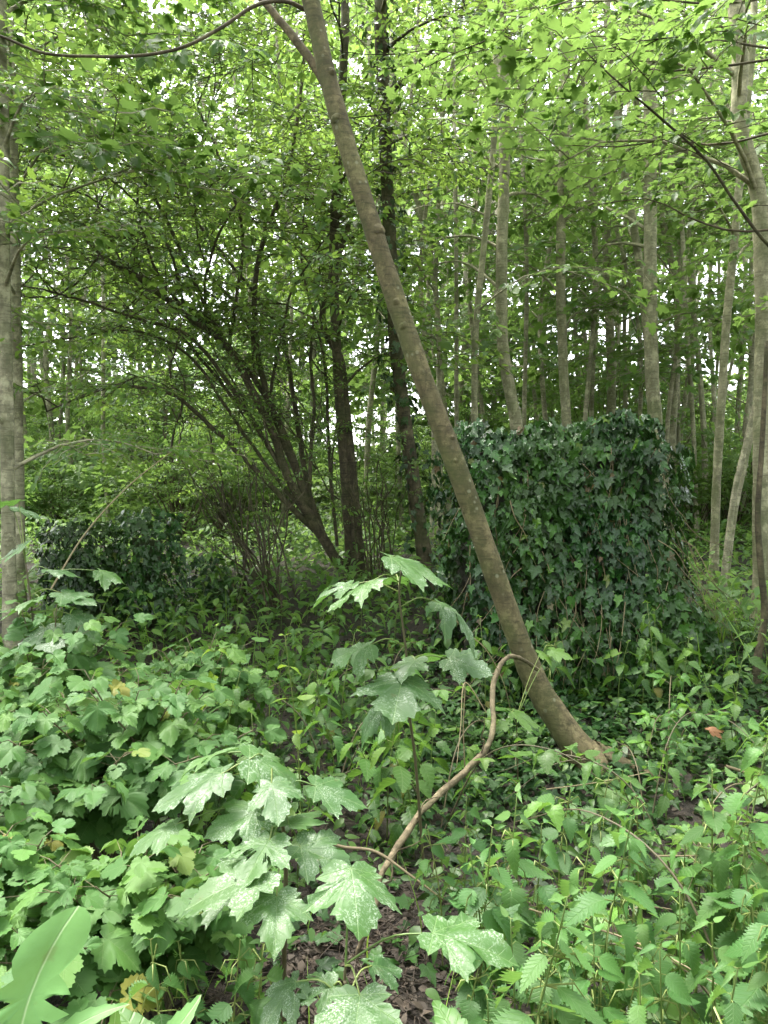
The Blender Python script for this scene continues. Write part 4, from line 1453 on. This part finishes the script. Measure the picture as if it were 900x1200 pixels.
def build_herbs():
    rng = np.random.default_rng(73)
    pr = [nettle_proto(850 + i, h, n, lf, 'woodland_herb', 'x', 'herb', T_HERB, 'herb', False) for i, (h, n, lf) in enumerate([(0.5, 6, 0.125), (0.38, 5, 0.11), (0.26, 4, 0.085), (0.62, 7, 0.12)])]
    ZC = ('broad leaved green herb in the shady patch between the currants and the leaning tree', 'herbs in the shady middle')
    ZB = ('leafy herb at the dark edge below the arching shrub', 'herbs below the arching shrub')
    ZR = ('leafy herb between the nettles on the right', 'herbs between the nettles')
    spots = []
    for i in range(70):
        spots.append((rng.uniform(-0.95, 0.25), rng.uniform(2.7, 4.4), ZC))
    for i in range(44):
        spots.append((rng.uniform(-2.2, 0.4), rng.uniform(4.6, 7.2), ZB))
    for i in range(20):
        spots.append((rng.uniform(0.3, 2.3), rng.uniform(1.7, 4.2), ZR))
    ZF = ('leafy herb growing against the foot of the ivy block', 'herbs at the ivy block foot')
    for i in range(16):
        spots.append((rng.uniform(0.55, 2.3), rng.uniform(4.75, 5.15), ZF))
    ZK = ('leafy herb on the ivy covered bank right of the ivy block', 'herbs on the bank')
    for i in range(44):
        spots.append((rng.uniform(1.3, 3.4), rng.uniform(3.3, 6.2), ZK))
    used = set()
    for (x, y, (lab, grp)) in spots:
        k = int(rng.integers(0, 4))
        if lab is ZR[0] and k in (0, 3):
            k = 2
        if abs(x - 0.0) < 0.25 and 2.2 < y < 3.0:
            continue
        if x > 0.55 and 3.4 < y < 4.7 and x < 1.7 or (y > 5.2 and x < 2.4 and x > 0.3):
            continue
        loc = (x, y, gh(x, y))
        rz, sc = rng.uniform(0, 6.28), rng.uniform(0.7, 1.2)
        if k not in used:
            used.add(k)
            o = pr[k]
            o.location, o.rotation_euler, o.scale = loc, (0, 0, rz), (sc,) * 3
            o['label'], o['group'] = lab, grp
        else:
            copy_thing(pr[k], loc, rz, sc, lab, grp)


build_herbs()


def build_brambles():
    rng = np.random.default_rng(75)
    T_BR = [t_blade(0.33, 14, f, d, 0.10, 0.8, 0.2) for f, d in ((0.2, 0.25), (0.35, 0.45), (0.1, 0.15))]
    protos = []
    for k in range(3):
        root = thing('bramble', 'x', 'bramble', (0, 0, 0))
        sg, P, D, N, S, Q = Geo(), [], [], [], [], []
        for c in range(3):
            a = rng.uniform(0, 6.28)
            L = rng.uniform(0.55, 0.95)
            dv = np.array([math.cos(a), math.sin(a), 0])
            pts = catmull([np.zeros(3) - UP * 0.03, dv * L * 0.25 + UP * L * 0.45, dv * L * 0.6 + UP * L * 0.55, dv * L * 0.95 + UP * L * 0.38], 22)
            tube(sg, pts, [0.004, 0.003, 0.0015], 5, rng.random())
            for i in range(4, 22, 3):
                sd = np.array([-dv[1], dv[0], 0]) * (1 if (i // 3) % 2 else -1)
                dd = nrm(dv * 0.4 + sd + UP * rng.uniform(0.1, 0.5))
                e = pts[i] + dd * rng.uniform(0.04, 0.07)
                tube(sg, np.array([pts[i], e]), [0.0016, 0.0012], 3, 0.7)
                s = rng.uniform(0.06, 0.09)
                u = np.cross(UP, nrm(dd * [1, 1, 0]))
                q = rng.uniform(0.1, 0.9)
                for t, m in ((0, 1.1), (1, 0.85), (-1, 0.85)):
                    P.append(e); D.append(dd * (1 if t == 0 else 0.25) + u * t + UP * rng.normal(-0.35, 0.12)); N.append(UP + rng.normal(0, 0.22, 3)); S.append(s * m); Q.append(q)
        sg.build('stems', M['redstem'], root)
        g = Geo()
        stamp(g, T_BR, P, D, N, S, np.array(Q), rng)
        g.build('foliage', M['herb'], root)
        protos.append(root)
    spots = [(1.15, 2.75), (1.75, 3.0), (1.45, 2.2), (0.95, 1.75), (2.1, 3.6), (0.25, 3.3), (-0.25, 3.7), (1.6, 4.1), (2.5, 4.4), (-0.5, 4.6), (0.6, 2.3), (1.9, 2.4), (-1.5, 4.6), (0.0, 5.0), (2.8, 5.2), (1.2, 3.3)]
    for i, (x, y) in enumerate(spots):
        k = i % 3
        lab, grp = ('sprawling bramble with leaves in threes among the nettles and ivy', 'brambles in the undergrowth')
        loc, rz, sc = (x, y, gh(x, y)), rng.uniform(0, 6.28), rng.uniform(0.7, 1.05)
        if i < 3:
            o = protos[k]
            o.location, o.rotation_euler, o.scale = loc, (0, 0, rz), (sc,) * 3
            o['label'], o['group'] = lab, grp
        else:
            copy_thing(protos[k], loc, rz, sc, lab, grp)
    # docks: a few broad plain leaves from the ground
    T_DK = [t_blade(0.22, 12, 0.2, d, 0.02, 0.8, 0.25) for d in (0.3, 0.6, 0.45)]
    for lab, px, py, d, n, ln in [('dock with broad plain leaves beside the largest flat speckled leaf at the bottom', 575, 1190, 1.5, 4, 0.22), ('dock with broad leaves at the bottom edge right of the sow thistle', 195, 1215, 1.4, 4, 0.2),
                                  ('dock with long leaves low between the nettles at the lower right', 715, 1120, 2.0, 5, 0.22)]:
        c = at(px, py, d)
        b = np.array([c[0], d, gh(c[0], d)])
        root = thing('dock_plant', lab, 'weed', b)
        sg, P, D, N, S = Geo(), [], [], [], []
        H = max(c[2] - b[2] - 0.1, 0.1)
        for i in range(n):
            a = i * 2.1 + rng.uniform(0, 0.8) + 3.6
            dv = np.array([math.cos(a), math.sin(a), 0])
            e = b + dv * 0.06 + UP * H * rng.uniform(0.7, 1.1)
            tube(sg, catmull([b - UP * 0.02, b + dv * 0.01 + UP * H * 0.5, e], 8), [0.004, 0.003], 5, rng.random())
            P.append(e); D.append(dv + UP * rng.uniform(0.1, 0.7)); N.append(UP + [0, -0.3, 0] - dv * 0.3); S.append(ln * rng.uniform(0.75, 1.1))
        sg.build('stalks', M['stem'], root, b)
        g = Geo()
        stamp(g, T_DK, P, D, N, S, rng.uniform(0.5, 0.8, n), rng)
        g.build('foliage', M['herb'], root, b)
    for lab, px, py, d in [('slender seedling with pale yellow green top leaves in the shady middle', 352, 740, 3.0), ('small pale yellow green seedling at the top of the leftmost currants', 245, 735, 3.4), ('pale yellow green seedling among the nettles right of the bottom dock', 690, 1065, 2.0)]:
        p = at(px, py, d)
        gz = gh(p[0], d)
        root = nettle_proto(int(px), p[2] - gz, 6, 0.085, 'pale_seedling', lab, 'pale', T_HERB, 'seedling', False)
        root.location = (p[0], d, gz)


M['pale'] = leaf_mat('pale_young_leaf', [(0, (0.07, 0.16, 0.03)), (0.6, (0.15, 0.28, 0.04)), (1, (0.24, 0.40, 0.05))], (0.30, 0.50, 0.06), 0.35, 0.45, 0.4, [(0, 1)], VC, 0.2, side=6.0, vw=0.016)
build_brambles()


def build_sow_thistle():
    rng = np.random.default_rng(77)
    half = [(0, 0), (0.05, 0.0), (0.07, 0.08), (0.16, 0.03), (0.24, 0.06), (0.15, 0.14), (0.10, 0.20), (0.22, 0.17), (0.34, 0.22), (0.22, 0.28), (0.12, 0.33), (0.20, 0.37), (0.31, 0.36), (0.24, 0.44),
            (0.16, 0.50), (0.20, 0.56), (0.24, 0.64), (0.25, 0.74), (0.22, 0.84), (0.15, 0.93), (0.07, 0.985), (0, 1.0)]
    T = [t_lobed(half, [(0, 1)], (0.25, 0.5, 0.75, 1.0), 0.06, 0.30, 0.22, center=(0, 0.36), wav=0.10, ph=1.0)]
    T2 = [t_blade(0.16, 12, 0.15, 0.2, 0.05, 0.9, 0.1)]
    b = np.array([-0.62, 1.2, gh(-0.62, 1.2)])
    root = thing('sow_thistle', 'pale green sow thistle with jagged leaves in the bottom left corner', 'weed', b)
    g = Geo()
    c = at(45, 1215, 1.2)
    stamp(g, T, [at(22, 1228, 1.2)], [[-0.04, 0.3, 0.9]], [[0.15, -0.9, 0.4]], [0.205], [0.4], rng)
    stamp(g, T2, [at(62, 1225, 1.22), at(130, 1235, 1.25), at(-10, 1220, 1.2), at(175, 1240, 1.3)], [[0.65, 0.3, 0.6], [0.05, 0.2, 0.9], [-0.8, 0.2, 0.6], [0.7, 0.3, 0.5]], [[-0.3, -0.7, 0.7], [0.3, -0.9, 0.3], [0.2, -0.6, 0.7], [0, -.6, .8]], [0.12, 0.08, 0.12, 0.12], [0.6, 0.2, 0.5, 0.1], rng)
    g.build('foliage', M['thistle'], root, b)
    s = Geo()
    tube(s, catmull([b - UP * 0.03, (b + c) / 2, c], 10), [0.006, 0.005], 7, 0.5)
    s.build('stem', M['stem'], root, b)


build_sow_thistle()


# ------------------------------------------------------------------ stuff on the ground
def build_cover():
    rng = np.random.default_rng(81)

    def scatter(n, xr, yr, s0, s1, zmax, temps, mat, name, label, cat, dens=None, up=0.3, bias=0.0):
        x, y = rng.uniform(*xr, n), rng.uniform(*yr, n)
        if dens is not None:
            k = rng.random(n) < dens(x, y)
            x, y = x[k], y[k]
        m = len(x)
        z = ground_h(x, y) + rng.random(m) ** 1.5 * zmax + 0.01
        a = rng.uniform(0, 6.28, m)
        D = np.stack([np.cos(a), np.sin(a), rng.normal(-0.15, 0.25, m)], 1)
        N = np.stack([rng.normal(0, up, m), rng.normal(-0.15, up, m), np.ones(m)], 1)
        g = Geo()
        stamp(g, temps, np.stack([x, y, z], 1), D, N, rng.uniform(s0, s1, m), np.clip(rng.random(m) + bias, 0, 1), rng)
        tag(g.build(name, M[mat]), label, cat, None, 'stuff')

    patch = lambda x, y: 0.25 + 0.75 * (np.sin(2.3 * x + 1.1 * y) * np.sin(1.9 * y - 0.8 * x) + 0.35 * np.sin(6 * x) * np.sin(5 * y) > -0.12)
    soil = lambda x, y: 1 - 0.93 * np.exp(-(((x + 0.02) / 0.38) ** 2 + ((y - 2.35) / 0.6) ** 2)) - 0.0 * x
    scatter(15000, (-2.6, 3.2), (1.2, 6.2), 0.025, 0.07, 0.14, T_OVA, 'cover', 'ground_cover', 'low small leaved plants carpeting the soil of the foreground', 'ground cover', lambda x, y: patch(x, y) * soil(x, y) * 0.8)
    ivd = lambda x, y: np.clip(1.2 * np.exp(-(((x - 0.65) / 0.7) ** 2 + ((y - 4.3) / 0.9) ** 2)) + 1.1 * np.exp(-(((x - 2.2) / 0.9) ** 2 + ((y - 4.7) / 1.0) ** 2)) + 0.14, 0, 1)
    scatter(14000, (-0.6, 3.8), (2.2, 6.6), 0.04, 0.085, 0.10, T_IVY, 'ivyground', 'ivy_carpet', 'dark glossy ivy trailing over the ground round the leaning tree foot', 'ivy', ivd)
    scatter(34000, (-8, 8), (5.4, 15), 0.06, 0.13, 0.45, T_OVA, 'light', 'undergrowth', 'low green undergrowth on the shaded woodland floor', 'undergrowth', lambda x, y: 0.35 + 0.65 * (np.sin(1.1 * x + .7 * y) * np.sin(1.3 * y) > -0.3), bias=0.1)
    scatter(34000, (-34, 34), (13, 48), 0.16, 0.34, 0.9, T_SML, 'light', 'far_undergrowth', 'bright green undergrowth far back in the light between the trunks', 'undergrowth', None, bias=0.1)
    g = Geo()
    T_GR = [t_blade(0.014, 6, 0.3, d, 0.0, 0.7) for d in (0.5, 0.9, 1.3)]
    for (cx, cy, r, m, ln) in [(2.3, 5.6, 0.35, 90, 0.32), (2.7, 6.2, 0.8, 160, 0.4), (1.0, 2.4, 0.9, 40, 0.16), (-0.4, 3.4, 0.8, 40, 0.18), (-1.6, 5.4, 0.9, 100, 0.35), (1.2, 1.7, 0.6, 40, 0.22), (-0.3, 1.8, 0.5, 40, 0.2)]:
        x, y = rng.normal(cx, r, m), rng.normal(cy, r, m)
        a = rng.uniform(0, 6.28, m)
        stamp(g, T_GR, np.stack([x, y, ground_h(x, y)], 1), np.stack([np.cos(a) * .5, np.sin(a) * .5, np.ones(m)], 1), np.stack([np.cos(a), np.sin(a), -0.4 + 0 * a], 1), rng.uniform(0.5, 1.1, m) * ln, None, rng)
    tag(g.build('grass', M['pale']), 'thin pale grass blades scattered through the undergrowth', 'grass', None, 'stuff')
    # dead leaves and bits
    n = 12500
    x, y = rng.uniform(-2.6, 3.4, n), rng.uniform(1.1, 7.5, n)
    x[:2500], y[:2500] = rng.normal(-0.1, 0.4, 2500), rng.normal(2.1, 0.5, 2500)
    z = ground_h(x, y) + rng.uniform(0.004, 0.025, n)
    a = rng.uniform(0, 6.28, n)
    g = Geo()
    stamp(g, T_SML, np.stack([x, y, z], 1), np.stack([np.cos(a), np.sin(a), rng.normal(0, .3, n)], 1), np.stack([rng.normal(0, .5, n), rng.normal(0, .5, n), np.ones(n)], 1), rng.uniform(0.008, 0.05, n), None, rng)
    for i in range(2600):
        px, py = (rng.normal(-0.1, 0.35), rng.normal(2.1, 0.5)) if i < 700 else (rng.uniform(-2.4, 3.2), 1.2 + 5.3 * rng.random() ** 1.5)
        aa = rng.uniform(0, 6.28)
        ln = rng.uniform(0.05, 0.3)
        zz = gh(px, py) + 0.012
        e = np.array([px + math.cos(aa) * ln, py + math.sin(aa) * ln, 0])
        e[2] = gh(e[0], e[1]) + rng.uniform(0.01, 0.06)
        tube(g, fork(np.array([px, py, zz]), e, 4, 0.01, rng), [0.002, 0.001], 3, rng.random())
    tag(g.build('leaf_litter', M['litter']), 'brown dead leaves and broken twigs littering the dark soil', 'leaf litter', None, 'stuff')


build_cover()


def build_sticks():
    rng = np.random.default_rng(91)
    S = [
        ('thin pale stick lying across the soil left of the low looping branch', 'dead_stick', [(365, 978, 2.5), (400, 992, 2.5), (440, 998, 2.5), (480, 1025, 2.45), (520, 1055, 2.4)], 0.006),
        ('straight pale straw stalk lying through the nettles below the leaning tree', 'dead_stick', [(640, 925, 3.0), (700, 917, 3.0), (760, 905, 3.0)], 0.003),
        ('thin arching bramble stem across the right foreground', 'bramble_cane', [(620, 1065, 1.9), (660, 1078, 1.9), (720, 1095, 1.85), (780, 1120, 1.75), (860, 1165, 1.65)], 0.003),
        ('pale dry stalk lying across the right foreground nettles', 'dead_stick', [(768, 1003, 2.2), (810, 1003, 2.2), (850, 1002, 2.2)], 0.003),
        ('thin bowed stem bridging from the speckled sapling to the leaning trunk', 'bramble_cane', [(528, 720, 3.0), (548, 742, 3.2), (570, 762, 3.4), (590, 800, 3.6), (600, 840, 3.8)], 0.0028),
        ('long thin arching stem hanging in front of the ivy block foot', 'bramble_cane', [(570, 835, 3.6), (545, 800, 3.6), (540, 850, 3.5), (535, 900, 3.4)], 0.003),
        ('short broken stick lying at the right edge near the brown dead leaf', 'dead_stick', [(850, 898, 3.6), (875, 906, 3.6), (900, 918, 3.55)], 0.009),
        ('thin leaning bramble stem left of the ivy stubs', 'bramble_cane', [(60, 690, 5.0), (100, 625, 5.2), (150, 570, 5.4), (200, 530, 5.6)], 0.006),
        ('thin upright dry stem beside the tall speckled sapling', 'dead_stick', [(545, 905, 3.2), (543, 850, 3.2), (545, 800, 3.2), (541, 760, 3.2)], 0.003),
    ]
    for lab, nm, pts, r in S:
        P = catmull([at(*q) for q in pts], len(pts) * 6)
        g = Geo()
        tube(g, P, [r, r * 0.9, r * 0.5], 6, rng.random(), 0.05)
        tag(g.build(nm, M['straw'], None, P[0]), lab, 'stick' if nm == 'dead_stick' else 'bramble stem')
    # a big brown leaf on the bank
    g = Geo()
    stamp(g, [T_SYC[3]], [at(832, 856, 3.9)], [[0.8, 0.2, 0.1]], [[0.3, -0.3, 0.9]], [0.085], [0.9], rng)
    k = flat_mat('orange_dead_leaf', (0.17, 0.075, 0.03), (0.22, 0.10, 0.045))
    tag(g.build('dead_leaf', k, None, at(832, 856, 3.9)), 'curled brown dead leaf lying on the bank at the right', 'dead leaf')


build_sticks()


def build_overhang():
    """leafy boughs of trees at the sides reaching into the top of the view"""
    rng = np.random.default_rng(95)
    b = np.array([4.3, 6.2, gh(4.3, 6.2)])
    root = thing('overhanging_maple', 'maple at the right with fresh green boughs and one dark dead bough slanting down', 'tree', b)
    g = Geo()
    tr = catmull([b - UP * 0.1, b + [0.05, 0, 2], b + [0.0, 0.1, 4.5], b + [-0.1, 0, 8]], 24)
    tube(g, tr, [0.13, 0.11, 0.09, 0.05], 12, 0.5, 0.03)
    g.build('trunk', M['bark_pale'], root, b)
    la, lg = Leafage(), Geo()
    for px, py, d in [(640, 15, 5.2), (700, 60, 5.4), (760, 30, 5.0), (820, 60, 5.4), (600, 60, 6.0), (690, 120, 5.8), (790, 110, 5.6), (850, 20, 5.2), (740, 150, 6.2), (660, 180, 6.6), (560, 20, 5.8), (820, 150, 6.0), (880, 130, 5.8), (560, 110, 6.6), (890, 350, 6.0), (700, 240, 6.8), (880, 250, 6.4), (530, 60, 6.2)]:
        for q in range(1):
            o = at(px + rng.normal(30, 25), py + rng.normal(0, 14), d + rng.normal(0, 0.2))
            la.spray(SP_MAP[rng.integers(5)], o, math.pi + rng.normal(0, 0.5), rng.normal(0, 0.12), rng.uniform(0.6, 0.9), rng.normal(0, 0.2))
    for z, e in [(3.6, (700, 240, 6.6)), (4.4, (660, 170, 6.4)), (5.0, (600, 60, 6.0)), (5.2, (700, 60, 5.4)), (5.6, (640, 10, 5.2))]:
        p = np.array([np.interp(z, tr[:, 2], tr[:, j]) for j in range(3)])
        tube(lg, fork(p, at(*e), 7, 0.05, rng), [0.016, 0.004], 5, 0.5)
    for q in range(len(la.tw.V)):
        lg.V.append(la.tw.V[q]); lg.F.append(la.tw.F[q] + lg.n); lg.U.append(la.tw.U[q]); lg.R.append(la.tw.R[q])
    lg.n += la.tw.n
    lg.build('limbs', M['twig'], root, b)
    g = Geo()
    z = 3.0
    p = [at(1010, 360, 6.1)] + px_path((6.0, 5.4), (955, 335), (900, 287), (860, 235), (825, 185), (770, 135), (715, 88), (668, 42))
    tube(g, catmull(p, 40), [0.016, 0.014, 0.011, 0.008, 0.004], 7, 0.4, 0.08)
    for (a, c) in [((825, 185), (800, 160)), ((770, 135), (868, 200)), ((740, 110), (735, 30))]:
        tube(g, fork(at(*a, 5.7), at(*c, 5.6), 5, 0.02, rng), [0.008, 0.003], 4, 0.4)
    g.build('dead_bough', M['bark_dark'], root, b)
    cg = Geo()
    la.leaves(cg, T_MAP, rng, 0.75, 0.2)
    cg.build('crown', M['light'], root, b)


build_overhang()


# ------------------------------------------------------------------ camera, sky and sun
def build_light():
    sc = bpy.context.scene
    cam = bpy.data.objects.new('camera', bpy.data.cameras.new('camera'))
    sc.collection.objects.link(cam)
    cam.location = (0, 0, CAMZ)
    cam.rotation_euler = (math.pi / 2 - PITCH, 0, 0)
    cam.data.sensor_fit = 'VERTICAL'
    cam.data.angle = 2 * math.atan(600 / 866)
    cam.data.clip_end = 2000
    cam.data.clip_start = 0.02
    sc.camera = cam
    v = np.array([-0.30, 0.28, 0.91])
    v = v / np.linalg.norm(v)
    sun = bpy.data.lights.new('sun', 'SUN')
    sun.energy = 2.1
    sun.angle = math.radians(25)
    sun.color = (1.0, 0.96, 0.88)
    so = bpy.data.objects.new('sun', sun)
    sc.collection.objects.link(so)
    from mathutils import Vector
    so.rotation_euler = Vector(v).to_track_quat('Z', 'Y').to_euler()
    w = bpy.data.worlds.new('World')
    sc.world = w
    w.use_nodes = True
    t = w.node_tree
    t.nodes.clear()
    sky = t.nodes.new('ShaderNodeTexSky')
    sky.sky_type = 'NISHITA'
    sky.sun_disc = False
    sky.sun_elevation = math.asin(v[2])
    sky.sun_rotation = math.atan2(v[0], v[1])
    sky.dust_density = 3.0
    hs = t.nodes.new('ShaderNodeHueSaturation')
    hs.inputs['Saturation'].default_value = 0.25
    bg = t.nodes.new('ShaderNodeBackground')
    bg.inputs['Strength'].default_value = 0.15
    out = t.nodes.new('ShaderNodeOutputWorld')
    t.links.new(sky.outputs[0], hs.inputs['Color'])
    t.links.new(hs.outputs[0], bg.inputs[0])
    t.links.new(bg.outputs[0], out.inputs[0])
    sc.view_settings.view_transform = 'Standard'
    sc.view_settings.look = 'None'
    sc.view_settings.gamma = 1
    sc.view_settings.use_curve_mapping = False
    sc.view_settings.exposure = 3.05
    c = sc.cycles
    c.max_bounces = 6
    c.diffuse_bounces = 2
    c.glossy_bounces = 2
    c.transmission_bounces = 4
    c.transparent_max_bounces = 4
    c.use_denoising = True
    c.use_adaptive_sampling = False
    sc.render.filter_size = 1.1
    c.caustics_reflective = False
    c.caustics_refractive = False


build_light()
